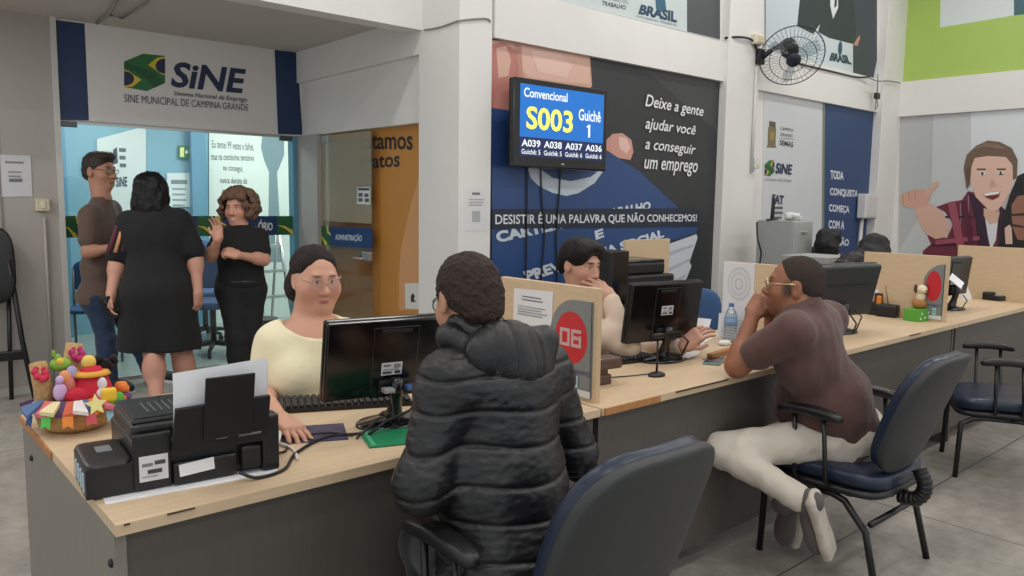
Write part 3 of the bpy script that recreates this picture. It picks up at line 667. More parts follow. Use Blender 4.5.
d1, ox, oy = desk(.415, 1.935, 'L-shaped service desk carrying the printer and the basket of dolls', ret=(.98, 2.86))
mb = MB().box((.4125-ox, 2.62-oy, .738), (.006, .46, .022))
mb.build('edge_chip', BARE, d1)
for x, w_ in ((.55, .06), (1.62, .12), (.437, .012)): MB().box((x-ox, 1.7525-oy, .748), (w_, .004, .003)).build('edge_scratch', DARKGAP, d1)
for y in (2.70, 1.80): MB().ell((.4125-ox, y-oy, .65), (.006, .010, .010)).build('panel_screw', BLACKP, d1)
d2, ox, oy = desk(1.945, 5.14, 'long service desk carrying two monitors and the water bottle')
MB().box((2.105-ox, 1.7525-oy, .737), (.30, .006, .024)).build('edge_chip', BARE, d2)
for x, w_ in ((2.52, .34), (4.5, .14)): MB().box((x-ox, 1.7525-oy, .7465), (w_, .004, .005)).build('edge_scratch', DARKGAP, d2)
d3, ox, oy = desk(5.15, 8.2, 'service desk at the far end of the row by the plaid-shirt mural')
# dividers on the desks
def divider(x, label, y0=1.82, y1=2.335, z1=.405):
    t = thing('desk_divider', label, 'divider', (x, (y0+y1)/2, TOPZ), group='wooden dividers along the service desks')
    hy = (y1-y0)/2
    MB().box((.012, 0, z1/2), (.024, y1-y0, z1), bev=.002).build('board', WOODV, t)
    MB().box((.012, -hy-.0012, z1/2), (.0235, .0022, z1-.004)).build('edge_band', mat('edge_maple', (200, 172, 136), .5), t)
    return t
v1 = divider(1.975, 'low wooden desk divider carrying the red 06 sign')
v2 = divider(3.50, 'low wooden desk divider behind the head of the man in maroon polo')
v3 = divider(5.09, 'low wooden desk divider beside the green polka-dot box')
v4 = divider(6.70, 'low wooden desk divider in front of the plaid-shirt mural', 1.55)
def number_sign(x, label, num, y0=1.835, y1=2.045, zt=.355, small=True):
    # rounded grey plate fixed to the -x face
    w = y1-y0; z0 = TOPZ+.012; z1 = TOPZ+zt; r = .12
    out = [(-y0, z0), (-y0, z1), (-(y1-r), z1)]+[(-(y1-r)-r*math.sin(R(a)), z1-r+r*math.cos(R(a))) for a in range(10, 91, 10)]+[(-y1, z0)]
    p = Print('X', x-.0025, out, (126, 130, 130), .005, rough=.35)
    c = (-(y0+w*.50), z0+.205)
    p.poly((196, 38, 48), ellipse(c[0], c[1], w*.385, .095))
    s = .012
    for k, ch in enumerate(num):
        x0 = c[0]-.056+k*.058
        a = (198, 170, 172)
        p.poly(a, rect(x0, c[1]-.032, x0+.05, c[1]+.032)); p.poly((196, 38, 48), rect(x0+s, c[1]-.032+s, x0+.05-s, c[1]+.032-s))
        if ch == '6': p.poly((196, 38, 48), rect(x0+.036, c[1]+.012, x0+.0505, c[1]+.021)); p.poly(a, rect(x0+s*.8, c[1]-.004, x0+.05-s, c[1]+.008))
    p.text('ATENDIMENTO', (52, 66, 120), (-(y0+w*.93), z0+.078, -(y0+.006), z0+.094), .01)
    p.poly((170, 206, 206), rect(-(y0+w*.47), z0+.03, -(y0+w*.30), z0+.072)); p.poly((120, 170, 176), rect(-(y0+w*.44), z0+.04, -(y0+w*.33), z0+.062))
    p.poly((214, 216, 214), rect(-(y0+w*.99), z0+.001, -(y0+.002), z0+.026))
    p.poly((60, 64, 66), rect(-y0-.004, z0+.028, -y0, z1))
    return p.build('number_sign', label=label, cat='sign')
number_sign(1.975, 'grey plate with red disc reading 06 on the divider behind the padded jacket', '06')
number_sign(5.09, 'grey plate with red disc on the divider beside the green polka-dot box', '', y1=1.955)
p = Print('X', 1.9725, [(-2.254, 1.117), (-2.037, 1.123), (-2.041, 0.981), (-2.257, 0.964)], (226, 226, 228), .0015)
p.lines((120, 122, 128), *[[(-2.207, 1.098)][0][0], [(-2.074, 1.104)][0][0], [(-2.207, 1.093)][0][1]], .005, 2, .012)
p.lines((150, 152, 158), *[[(-2.229, 1.057)][0][0], [(-2.062, 1.068)][0][0], [(-2.229, 1.054)][0][1]], .004, 4, .010)
p.build('divider_notice', label='white paper notice taped to the divider left of the red 06 sign', cat='notice')
p = Print('X', 3.4975, [(-2.336, 1.153), (-2.154, 1.153), (-2.15, 0.878), (-2.333, 0.856)], (220, 220, 222), .0015)
cx, cz = [(-2.24, 1.044)][0]
for k, (rr, g) in enumerate(((.075, 198), (.066, 214), (.052, 200), (.043, 216), (.028, 194), (.018, 214))): p.poly((g, g, g+2), ellipse(cx, cz, rr*.92, rr*1.15))
p.build('divider_notice', label='white sheet with a round faded emblem on the divider facing the maroon polo', cat='notice')
p = Print('X', 3.494, [(-2.35, 0.881), (-2.184, 0.895), (-2.181, 0.745), (-2.355, 0.725)], (214, 216, 220), .0015)
p.lines((160, 162, 170), *[[(-2.331, 0.862)][0][0], [(-2.2, 0.873)][0][0], [(-2.33, 0.856)][0][1]], .004, 8, .014)
p.build('divider_notice', label='printed list taped under the round emblem sheet behind the water bottle', cat='notice')
# ================================================================ monitors
def monitor(name_loc, rz, label, w=.44, h=.275, zc=.235, gloss=True, tilt=0, fat=.0, base=(.12, .085), labelpos=(.02, -.02)):
    t = thing('computer_monitor', label, 'monitor', name_loc, rz, group='computer monitors on the service desks')
    m = BLACKG if gloss else mat('charcoal_plastic', (40, 42, 43), .5)
    T = Matrix.Translation((0, 0, zc)) @ Matrix.Rotation(tilt, 4, 'X')
    MB().box((0, .012, 0), (w, .024, h), bev=.008, M=T, seg=3).build('screen_frame', m, t)
    MB().box((0, .0255, .004), (w-.03, .002, h-.035), M=T).build('screen', mat('screen_dark', (34, 40, 52), .15), t)
    if not fat:
        MB().box((0, -.006, 0), (w-.006, .020, h-.006), bev=.007, M=T, seg=3).box((0, -.0165, -.01), (w*.34, .006, h*.9), bev=.003, M=T).build('back_shell', m, t)
        MB().box((0, -.0195, h*.36), (w*.22, .004, .012), bev=.0015, M=T).build('top_recess', BLACKM, t)
        MB().box((0, -.026, -h*.34), (.10, .022, .045), bev=.006, M=T).build('back_recess', BLACKM, t)
    else:
        MB().box((0, -.004-fat*.5, 0), (w-.004, .030+fat, h-.004), bev=.014, M=T, seg=4).build('back_shell', m, t)
        MB().box((0, -.020-fat, h*.14), (w*.66, .006, .010), bev=.002, M=T).build('top_recess', BLACKM, t)
        MB().box((0, -.02-fat, -h*.36), (.13, .03, .05), bev=.008, M=T).build('back_recess', BLACKM, t)
    L = Print('Y', 0, rect(-.034, -.021, .034, .021), (206, 208, 210), .001)
    L.poly((110, 112, 116), rect(-.028, .008, -.004, .015)); L.poly((80, 82, 86), rect(-.03, -.016, .0, -.008)); L.poly((130, 132, 136), rect(.006, .002, .028, .016)); L.poly((150, 152, 156), rect(-.028, -.004, .02, 0)); L.poly((60, 60, 64), rect(.01, -.016, .028, -.006))
    o = L.mb.build('rating_label', None, t); o.matrix_local = T @ Matrix.Translation((labelpos[0], -.0235-fat, labelpos[1]))
    zb = zc-h*.42
    MB().tube([(0, -.035, zb+.05), (0, -.03, zb), (0, -.022, .08), (0, -.01, .035), (0, 0, .012)], [.022, .02, .018, .026, .05], n=16).build('neck', m, t)
    MB().lathe([(0, .0), (base[0], .0), (base[0], .006), (base[0]*.94, .012), (base[0]*.55, .02), (.03, .028), (0, .03)], n=40, sy=base[1]/base[0]).build('base', m, t)
    return t
m1 = monitor((1.295, 2.05, TOPZ), R(-11), 'black computer monitor seen from behind in front of the cream-shirt woman', w=.445, h=.262, zc=.213, tilt=R(13), labelpos=(-.01, -.03))
MB().box((-.035, -.05, .12), (.035, .035, .014), bev=.003).build('power_plug', mat('plug_grey', (150, 150, 150), .5), m1)
MB().box((.045, -.05, .122), (.045, .035, .016), bev=.004).build('video_plug', mat('plug_blue', (70, 96, 150), .5), m1)
MB().tube([(.045, -.06, .12), (.05, -.085, .09), (.02, -.09, .06), (-.06, -.1, .04), (-.12, -.11, .008)], .0045).tube([(-.035, -.06, .115), (-.03, -.08, .06), (-.08, -.06, .03), (-.16, -.12, .006)], .0035).build('cable', BLACKP, m1)
m2 = monitor((2.775, 2.155, TOPZ), R(-9), 'black computer monitor seen from behind in front of the young man in beige', w=.425, h=.272, zc=.222, tilt=R(8), labelpos=(.0, .01))
MB().box((0, -.055, .13), (.10, .03, .02), bev=.005).tube([(.04, -.06, .13), (.09, -.07, .09), (.07, -.05, .02)], .004).build('cable', BLACKP, m2)
m3 = monitor((4.19, 2.04, TOPZ), R(-13), 'thick charcoal computer monitor seen from behind beside the maroon polo', w=.50, h=.30, zc=.240, gloss=False, tilt=R(13), fat=.02, labelpos=(-.07, -.085))
MB().tube([(.06, -.05, .13), (.11, -.06, .09), (.08, -.05, .01)], .004).tube([(.0, -.06, .12), (.03, -.09, .06), (.02, -.08, .004)], .005).build('cable', BLACKP, m3)
m4 = monitor((5.80, 2.04, TOPZ), R(-6), 'black computer monitor seen from behind beyond the green polka-dot box', w=.42, h=.27, zc=.23, tilt=R(6), labelpos=(-.03, -.03))
MB().tube([(.06, -.05, .1), (.10, -.06, .06), (.05, -.05, .005)], .004).build('cable', BLACKP, m4)
# keyboards
def keyboard(loc, rz, label, L=.45, W=.15):
    t = thing('keyboard', label, 'keyboard', loc, rz, group='black keyboards behind the monitors')
    MB().prism([(-L/2, -W/2), (L/2, -W/2), (L/2, W/2), (-L/2, W/2)], .016).build('keyboard_case', BLACKP, t)
    mb = MB()
    for r in range(6):
        for c in range(20):
            mb.box((-L/2+.018+c*(L-.036)/19, -W/2+.016+r*(W-.034)/5, .0205), (.0165, .0175, .011), bev=.003, seg=1)
    mb.build('keycaps', mat('keycap_black', (34, 34, 36), .45), t)
    return t
keyboard((1.285, 2.345, TOPZ), R(-24), 'black keyboard in front of the cream-shirt woman')
keyboard((2.55, 2.27, TOPZ), R(-9), 'black keyboard behind the monitor of the young man in beige')
# ================================================================ printer on the first desk
def printer(loc, rz, label):
    t = thing('inkjet_printer', label, 'printer', loc, rz)      # local: rear face along x at y=0, ink tanks at the left end
    mb = MB().box((.271, .165, .055), (.335, .31, .110), bev=.006).box((.271, .19, .122), (.325, .26, .048), bev=.016, seg=3)
    mb.box((.142, .003, .070), (.085, .014, .134), bev=.004).box((.420, .0, .073), (.044, .05, .146), bev=.006)
    mb.box((.262, -.002, .030), (.15, .02, .052), bev=.004).box((.372, -.006, .042), (.05, .03, .056), bev=.005)
    mb.build('body', BLACKP, t)
    MB().box((.262, .19, .148), (.30, .24, .012), bev=.006).box((.20, .16, .155), (.16, .16, .008), bev=.003).build('scanner_lid', mat('printer_lid', (34, 34, 36), .3, bump=.04, bscale=300), t)
    mb = MB()
    for k in range(7): mb.box((.160+k*.017, .17, .1595), (.004, .10, .002))
    mb.build('lid_grille', mat('grille_grey', (92, 94, 94), .4), t)
    MB().prism([(0, 0), (.104, 0), (.104, .225), (.022, .225), (0, .19)], .070, M=Matrix.Translation((0, .002, .002))).ell((.052, .112, .068), (.052, .11, .014), e1=.5, e2=.35, nu=32).build('ink_tank_unit', BLACKP, t)
    for k in range(4): MB().box((-.001, .030+k*.040, .036), (.004, .014, .046), bev=.0015).build('tank_window', mat('tank_window', (186, 204, 210), .2), t)
    MB().box((.055, .12, .0825), (.034, .05, .002)).build('tank_sticker', mat('sticker_grey', (120, 122, 126), .4), t)
    T = Matrix.Translation((.30, -.012, .085)) @ Matrix.Rotation(R(13), 4, 'X')
    MB().prism([(-.118, 0), (.110, 0), (.112, .122), (-.112, .118)], .012, M=T @ Matrix.Rotation(R(90), 4, 'X')).build('paper_support', BLACKM, t)
    MB().box((.010, -.016, .112), (.118, .006, .165), bev=.003, M=T).build('support_extension', mat('extension_black', (13, 13, 14), .55), t)
    MB().box((-.005, -.0135, .030), (.026, .006, .006), M=T).build('feeder_clip', mat('clip_grey', (120, 122, 124), .4), t)
    MB().box((.065, -.0125, .026), (.055, .004, .005), M=T).build('feeder_clip', MATS['clip_grey'], t)
    L = Print('Y', 0, rect(0, 0, .064, .062), (212, 212, 214), .001)
    L.poly((120, 120, 124), rect(.006, .036, .03, .044)); L.poly((70, 70, 74), rect(.034, .038, .058, .048)); L.poly((60, 60, 62), rect(.018, .018, .05, .028)); L.poly((150, 150, 154), rect(.006, .01, .04, .013))
    o = L.mb.build('rating_label', None, t); o.location = (.112+.032, -.0045, .054)
    o = MB().box((0, 0, 0), (.082, .0015, .030)).build('blank_label', PAPER, t); o.location = (.240, -.0125, .040); o.rotation_euler = (0, R(-4), 0)
    return t
pr = printer((.398, 1.93, TOPZ+.003), R(-5), 'black inkjet printer with side ink tanks and paper in its rear feeder')
# paper stack in the feeder, sheet under the printer
t = thing('paper_sheet', 'white sheets standing in the rear feeder of the black printer', 'paper', (.398, 1.93, TOPZ), R(-5))
T = Matrix.Translation((.30, .004, .13)) @ Matrix.Rotation(R(13), 4, 'X')
def curl(pts): return [(x, -.02*max(0, (z-.08)/.1)**2, z) for x, z in pts]
g = [[(-.112+.225*i/10, .0+.158*j/10) for i in range(11)] for j in range(11)]
vs = [(x, -.01+.018*(z/.158)**2+.004*math.sin(9*x), z+.05*(x+.112)*(z/.158)) for row in g for x, z in row]
fs = [[j*11+i, j*11+i+1, (j+1)*11+i+1, (j+1)*11+i] for j in range(10) for i in range(10)]
mb = MB().add(vs, fs, None, T, True).add([(x+.006, y+.006, z-.004) for x, y, z in vs], fs, None, T, True)
mb.build('sheet', PAPER, t)
MB().box((0, 0, .0012), (.40, .24, .002)).build('paper_sheet', PAPER, label='white sheet lying flat under the black printer', cat='paper').matrix_basis = Matrix.Translation((.64, 1.99, TOPZ)) @ Matrix.Rotation(R(-6), 4, 'Z')
def cable(pts, r, m, label, name='cable'):
    P = [Vector(p) for p in pts]; out = []
    for i in range(len(P)-1):
        p0 = P[max(i-1, 0)]; p1 = P[i]; p2 = P[i+1]; p3 = P[min(i+2, len(P)-1)]
        for k in range(8):
            s = k/8; out.append(.5*((2*p1)+(p2-p0)*s+(2*p0-5*p1+4*p2-p3)*s*s+(3*p1-p0-3*p2+p3)*s**3))
    out.append(P[-1])
    return MB().tube(out, r, m, n=8).build(name, m, label=label, cat='cable')
WCAB = mat('white_cable', (214, 210, 200), .5)
cable([(.80, 1.90, .775), (.86, 1.95, .78), (.905, 2.02, .80), (.90, 2.1, .765), (.93, 2.0, .755), (.90, 1.90, .7545)], .0045, WCAB, 'white cable looping up beside the black printer')
cable([(.72, 1.845, .775), (.76, 1.83, .756), (.84, 1.85, .755), (.92, 1.95, .755), (1.05, 2.03, .755), (1.15, 2.0, .755)], .0045, BLACKP, 'black cable running from the printer towards the first monitor')
cable([(.84, 1.98, .765), (.90, 1.98, .756), (.97, 2.08, .755), (1.07, 2.07, .755), (1.12, 1.99, .757)], .0035, BLACKP, 'thin black cable curling beside the mouse mat')
# mouse, mat, folder
t = thing('mouse_mat', 'dark purple printed mouse mat under the hand with red nails', 'mouse mat', (1.042, 2.1, 0.75), R(-24))
MB().box((0, 0, .0015), (.2, .17, .003), bev=.001).build('mat_sheet', mat('mat_purple', (66, 58, 84), .6, var=.35, vscale=22), t)
t = thing('computer_mouse', 'black computer mouse under the hand with red nails', 'mouse', (1.014, 2.175, 0.753), R(-20))
MB().ell((0, 0, .010), (.028, .048, .014), e1=.8, e2=.85).build('mouse_shell', BLACKP, t)
MB().tube([(0, -.045, .012), (.01, -.10, .006), (.06, -.16, .004)], .002).build('mouse_cable', BLACKP, t)
p = MB().prism([(0, 1.45)], .001) if False else None
t = thing('folder', 'green folder lying in front of the first monitor base', 'folder', (1.234, 1.91, 0.75), R(-20))
MB().box((0, 0, .003), (.22, .16, .006), bev=.0015).build('folder_cover', mat('folder_green', (22, 128, 84), .45, bump=.05), t)
MB().box((-.095, 0, .0068), (.012, .15, .0012)).build('folder_edge', mat('folder_light', (70, 170, 120), .45), t)
# ================================================================ desk 2 things
t = thing('wooden_stand', 'dark wooden two-tier stand beside the divider with the red sign', 'stand', (2.215, 2.02, TOPZ), R(-8))
BRW = mat('dark_brown_wood', (86, 62, 50), .45, var=.15, vscale=30, stretch=(1, 12, 12))
MB().box((-.01, 0, .02), (.09, .07, .04), bev=.006).build('stand_foot', BRW, t)
MB().box((.0, 0, .052), (.05, .05, .03), bev=.004).build('stand_post', BRW, t)
MB().box((.012, 0, .082), (.14, .085, .045), bev=.008).build('stand_top', BRW, t)
t = thing('desk_microphone', 'small black microphone on a slim stand in front of the second monitor', 'microphone', (2.50, 1.965, TOPZ))
MB().lathe([(0, 0), (.042, 0), (.042, .008), (.03, .014), (.008, .018), (0, .018)], sy=.7).build('base', BLACKP, t)
MB().tube([(0, 0, .015), (.003, .002, .16)], .0045).build('stem', BLACKP, t)
MB().box((.003, .0, .165), (.05, .03, .022), bev=.008).build('head', BLACKP, t)
cable([(2.48, 1.985, .757), (2.40, 2.02, .754), (2.28, 2.06, .754), (2.17, 2.06, .755)], .0025, BLACKP, 'thin black microphone cable lying on the second desk')
t = thing('water_bottle', 'clear plastic water bottle beside the round emblem sheet', 'bottle', (3.43, 2.235, TOPZ))
MB().lathe([(0, 0), (.030, 0), (.033, .008), (.031, .03), (.033, .05), (.031, .07), (.033, .09), (.033, .13), (.024, .16), (.013, .175), (.012, .185), (0, .185)]).build('bottle_body', glassmat('bottle_plastic', (.86, .92, .95), .14, .08), t)
MB().lathe([(.0335, .085), (.0335, .125)]).build('bottle_label', mat('bottle_label', (120, 150, 190), .5), t)
MB().lathe([(0, .183), (.0135, .183), (.0135, .2), (0, .2)]).build('bottle_cap', mat('cap_blue', (70, 110, 180), .5), t)
t = thing('phone', 'black phone with a teal case lying by the elbow of the maroon polo', 'phone', (2.93, 1.985, TOPZ), R(24))
MB().box((0, 0, .005), (.15, .075, .009), bev=.004).build('phone_case', mat('teal_case', (110, 156, 158), .5), t)
MB().box((0, 0, .0098), (.142, .067, .001)).build('phone_screen', BLACKG, t)
t = thing('wooden_tray', 'brown card folder lying under the elbow of the maroon polo', 'folder', (3.12, 1.945, TOPZ), R(8))
KRAFT = mat('kraft_card', (168, 122, 84), .8, var=.08, vscale=10)
MB().box((0, 0, .002), (.36, .25, .003)).build('card', KRAFT, t)
MB().box((-.04, .11, .014), (.2, .03, .022), bev=.003).build('card_fold', KRAFT, t)
t.name = 'card_folder'
def sheet(loc, rz, sz, label, bend=0.0, m=PAPER, tilt=0.0):
    n = 10; vs = []; 
    for j in range(n+1):
        for i in range(n+1):
            x = sz[0]*(i/n-.5); y = sz[1]*(j/n-.5); vs.append((x, y, bend*(max(0, i/n-.35)/.65)**2))
    fs = [[j*(n+1)+i, j*(n+1)+i+1, (j+1)*(n+1)+i+1, (j+1)*(n+1)+i] for j in range(n) for i in range(n)]
    o = MB().add(vs, fs, None, None, True).build('paper_sheet', m, label=label, cat='paper')
    o.location = loc; o.rotation_euler = (tilt, 0, rz); return o
sheet((2.96, 2.175, TOPZ+.012), R(12), (.24, .16), 'curled white sheet held behind the second monitor', .15)
sheet((3.33, 2.41, TOPZ+.002), R(20), (.26, .19), 'white sheet lying flat to the left of the water bottle')
o = MB()
for k in range(5): o.ell((.016*math.cos(k*1.3), .014*math.sin(k*1.3), .012), (.02, .016, .012), e1=.8)
o = o.build('tissue', mat('tissue_white', (228, 228, 228), .9), label='crumpled white tissue at the foot of the water bottle', cat='tissue'); o.location = (3.33, 2.20, TOPZ)
# ================================================================ behind the desks
GCAB = mat('cabinet_grey', (150, 152, 150), .5, var=.03, vscale=2)
t = thing('low_cabinet', 'low grey cabinet carrying the black printer behind the young man', 'cabinet', (4.10, 3.42, 0))
MB().box((0, 0, .385), (1.02, .42, .75), bev=.004).build('body', GCAB, t)
MB().box((0, -.005, .77), (1.06, .46, .025), bev=.003).build('top', mat('cabinet_top_grey', (168, 170, 170), .5), t)
for s in (-1, 1): 
    d = MB().box((s*.255, -.214, .39), (.49, .014, .69), bev=.003).build('door', GCAB, t); MB().box((s*.05, -.226, .45), (.012, .014, .1), bev=.003).build('handle', BLACKP, d)
t = thing('desk_divider', 'upright wooden board standing behind the black printer under the mural', 'divider', (4.42, 3.60, .7825), group='wooden dividers along the service desks')
MB().box((.0, 0, .205), (.5, .02, .41), bev=.002).build('board', WOODV, t)
t = thing('office_printer', 'black office printer on the low grey cabinet behind the young man', 'printer', (4.05, 3.42, .7825), R(-6))
mb = MB().box((0, 0, .1), (.44, .36, .2), bev=.012).box((-.02, .02, .24), (.40, .30, .08), bev=.015)
mb.build('body', BLACKP, t)
MB().box((-.02, .02, .285), (.40, .29, .022), bev=.008).build('scanner_lid', BLACKG, t)
MB().box((.12, -.2, .12), (.14, .07, .05), bev=.01).build('control_panel', mat('panel_grey', (64, 66, 70), .35), t)
MB().box((0, -.23, .05), (.3, .12, .02), bev=.005).build('output_tray', BLACKM, t)
t = thing('computer_tower', 'black computer tower standing beside the office printer', 'computer', (3.68, 3.40, .7825))
MB().box((0, 0, .185), (.18, .38, .37), bev=.008).build('case', BLACKP, t)
MB().box((0, -.192, .2), (.16, .01, .33), bev=.004).build('front_bezel', BLACKG, t)
# blue office chair seen between the desks
BLUEV = mat('blue_vinyl', (26, 38, 58), .36, bump=.05, bscale=25, spec=.5)
BLUEF = mat('blue_fabric', (44, 78, 122), .7, bump=.1, bscale=200)
def swivel(loc, rz, label, m, seatz=.47, grp='blue swivel chairs'):
    t = thing('office_chair', label, 'chair', loc, rz, group=grp)
    MB().ell((0, 0, seatz), (.23, .22, .045), e1=.5, e2=.5, nu=32).build('seat', m, t)
    MB().ell((0, -.22, seatz+.33), (.21, .035, .21), e1=.45, e2=.5, nu=32, fn=lambda x, y, z: (x, y-.5*x*x*-1-.15*z, z)).build('backrest', m, t)
    MB().tube([(0, -.02, seatz-.05), (0, -.2, seatz-.06), (0, -.27, seatz+.05), (0, -.26, seatz+.25)], .018).build('back_bracket', BLACKP, t)
    MB().tube([(0, 0, .09), (0, 0, seatz-.03)], .028).build('gas_lift', BLACKP, t)
    for k in range(5):
        a = R(72*k+20); e = (.27*math.cos(a), .27*math.sin(a))
        l = MB().tube([(0, 0, .1), (e[0], e[1], .07)], [.025, .016]).build('base_arm', BLACKP, t)
        MB().tube([(e[0]-.012, e[1], .03), (e[0]+.012, e[1], .03)], .03).build('caster', BLACKM, l)
    for s in (-1, 1):
        MB().tube([(s*.2, .02, seatz-.02), (s*.27, .02, seatz), (s*.27, .03, seatz+.2), (s*.27, -.1, seatz+.22)], .012).box((s*.27, -.0, seatz+.215), (.05, .24, .022), bev=.008).build('armrest', BLACKP, t)
    return t
swivel((3.73, 2.76, 0), R(120), 'blue office chair at the second desk behind the water bottle', BLUEF, .40)
# filing cabinets and things on them
a = (6.279, 3.518, 1.315)
t = thing('file_cabinet', 'tall grey four-drawer file cabinet under the municipal logos', 'cabinet', (a[0]+.17, a[1]+.175, 0))
HC = a[2]
FC = mat('file_cabinet_grey', (166, 168, 164), .5)
MB().box((0, 0, HC/2), (.34, .34, HC), bev=.005).build('body', FC, t)
for k in range(4):
    d = MB().box((0, -.176, HC*(k+.5)/4), (.325, .018, HC/4-.015), bev=.004).build('drawer', FC, t); MB().box((0, -.19, HC*(k+.5)/4+.06), (.1, .014, .02), bev=.003).build('handle', ALU, d)
fx, fy = a[0]+.17, a[1]+.175
o = MB()
for k in range(14): o.ell((random.uniform(-.07, .09), random.uniform(-.05, .05), random.uniform(.01, .05)), (random.uniform(.03, .06), .04, random.uniform(.012, .035)), e1=.7)
o = o.build('plastic_bag', mat('bag_white', (214, 214, 214), .4), label='crumpled white plastic bag on top of the tall file cabinet', cat='bag'); o.location = (fx+.07, fy-.05, HC)
t = thing('tape_dispenser', 'small black frame stand on top of the tall file cabinet', 'stand', (fx-.11, fy+.06, HC), R(20))
MB().tube([(-.05, 0, .008), (-.02, 0, .2), (.04, 0, .2), (.05, 0, .008), (.0, 0, .01)], .009).build('frame', BLACKP, t); MB().box((0, 0, .006), (.14, .08, .012), bev=.003).build('base', BLACKP, t)
t.name = 'frame_stand'
cable([(6.222, 3.832, 1.297), (6.172, 3.788, 1.158), (6.188, 3.757, 1.035), (6.176, 3.754, 0.947), (6.147, 3.743, 0.7)], .008, BLACKP, 'black cable hanging beside the tall file cabinet')
a = (5.71, 2.975, 1.057)
t = thing('low_cabinet', 'low grey cabinet behind the thick charcoal monitor', 'cabinet', (a[0]+.2, a[1]+.1, 0))
MB().box((0, 0, a[2]/2), (.42, .4, a[2]), bev=.005).build('body', FC, t); d = MB().box((0, -.206, a[2]*.78), (.39, .014, a[2]*.4), bev=.003).build('drawer', FC, t); MB().box((.0, -.22, a[2]*.8), (.1, .014, .02), bev=.003).build('handle', ALU, d)
# dark bags and a black office chair behind
def blob(name, c, parts, m, label, cat, res=.012, nz=.02):
    pr_ = [ell([c[i]+p[0][i] for i in range(3)], p[1], k=.05) for p in parts]
    o = sdf_mesh(name, pr_, res, m, None, c, disp=lambda v, n: nz*vnoise(v, 14)+nz*.5*vnoise(v, 35)); o.location = c
    return tag(o, label, cat)
a = (6.599, 3.345, 1.125)
blob('black_jacket', a, [((0, 0, -.05), (.09, .08, .14)), ((-.05, .03, .02), (.07, .07, .11)), ((.05, -.02, .06), (.06, .06, .06))], BLACKM, 'black jacket heaped below the navy corner poster', 'jacket')
t = thing('office_chair', 'black office chair carrying the dark bag in the corner', 'chair', (a[0]+.20, a[1]-.02, 0))
MB().box((0, 0, .47), (.46, .44, .08), bev=.03).build('seat', BLACKM, t); MB().ell((0, .2, .85), (.2, .04, .24), e1=.5, e2=.5).build('backrest', BLACKM, t); MB().tube([(0, 0, .06), (0, 0, .45)], .03).tube([(0, .1, .45), (0, .25, .5), (0, .24, .8)], .02).build('column', BLACKP, t)
for k in range(5):
    aa = R(72*k); MB().tube([(0, 0, .1), (.28*math.cos(aa), .28*math.sin(aa), .03)], [.025, .018]).build('base_arm', BLACKP, t)
a = (5.936, 2.65, 1.092)
blob('backpack', a, [((-.02, 0, -.15), (.21, .14, .22)), ((.05, .02, .04), (.13, .10, .12)), ((-.12, -.02, -.05), (.10, .12, .12))], BLACKM, 'black backpack behind the divider with the green polka-dot box', 'backpack')
a2 = (5.599, 2.67, 1.043)
blob('handbag', a2, [((0, 0, -.06), (.14, .10, .11)), ((.05, 0, .02), (.07, .07, .06))], mat('bag_dark', (44, 38, 42), .6, var=.5, vscale=20), 'dark patterned handbag beside the black backpack', 'handbag', nz=.03)
t = thing('side_table', 'low dark table carrying the backpack and handbag in the corner', 'table', ((a[0]+a2[0])/2+.12, (a[1]+a2[1])/2-.05, 0))
MB().box((0, 0, .66), (.55, .40, .04), bev=.005).build('top', PANEL, t)
for sx in (-1, 1):
    for sy in (-1, 1): MB().box((sx*.25, sy*.17, .32), (.04, .04, .64)).build('leg', PANEL, t)
# desk 2 right end: organiser, box of craft figure
t = thing('desk_organiser', 'black desk organiser with orange and white papers beside the charcoal monitor', 'organiser', (5.153, 2.223, 0.75), R(10))
MB().box((0, .02, .012), (.19, .12, .024), bev=.004).box((-.04, .02, .05), (.10, .09, .07), bev=.006).build('tray', BLACKP, t)
MB().box((-.03, .01, .10), (.085, .05, .085), bev=.004).build('brown_case', mat('case_brown', (58, 42, 38), .4), t)
MB().box((-.02, .03, .145), (.09, .03, .03), bev=.002).build('white_card', PAPER, t)
MB().box((-.095, .0, .085), (.03, .03, .09), bev=.01).build('orange_packet', mat('packet_orange', (222, 128, 48), .5), t)
MB().box((.06, .02, .065), (.045, .03, .07), bev=.008).build('tan_eraser', mat('eraser_tan', (140, 116, 100), .6), t)
t = thing('pen_tray', 'black pen tray next to the green polka-dot box', 'pen tray', (5.094, 2.102, 0.75), R(5))
MB().box((0.0, .05, .04), (.14, .13, .08), bev=.012).build('tray', BLACKP, t)
MB().tube([(-.02, .05, .07), (-.07, .06, .20)], .004).build('pen', mat('pen_tan', (150, 120, 90), .5), t)
t = thing('polka_box', 'small green polka-dot box holding a dog figurine', 'box', (5.072, 1.912, 0.75), R(-4))
mb = MB().box((.0, .05, .037), (.20, .10, .074), bev=.003)
mb.build('box_body', mat('polka_green', (86, 164, 52), .5), t)
mb = MB()
for x, z in ((-.07, .05), (-.03, .022), (.01, .052), (.05, .02), (.08, .05), (-.085, .018), (.035, .04)): mb.ell((x, -.001, z), (.007, .002, .007), nu=10, nv=6)
mb.build('polka_dots', PAPER, t)
t2 = thing('dog_figurine', 'brown and white dog figurine sitting in the green polka-dot box', 'figurine', tuple(Vector((5.072, 1.912, 0.75))+Vector((-.01, .05, .075))), R(140)); t2.scale = (1.05, 1.05, 1.05)
FT = mat('figurine_tan', (178, 120, 62), .6); FW = mat('figurine_cream', (226, 210, 180), .6); FB = mat('figurine_brown', (74, 48, 36), .6)
MB().ell((0, 0, .03), (.04, .035, .035)).build('body', FT, t2); MB().ell((0, .01, .07), (.026, .026, .03)).build('chest', FW, t2)
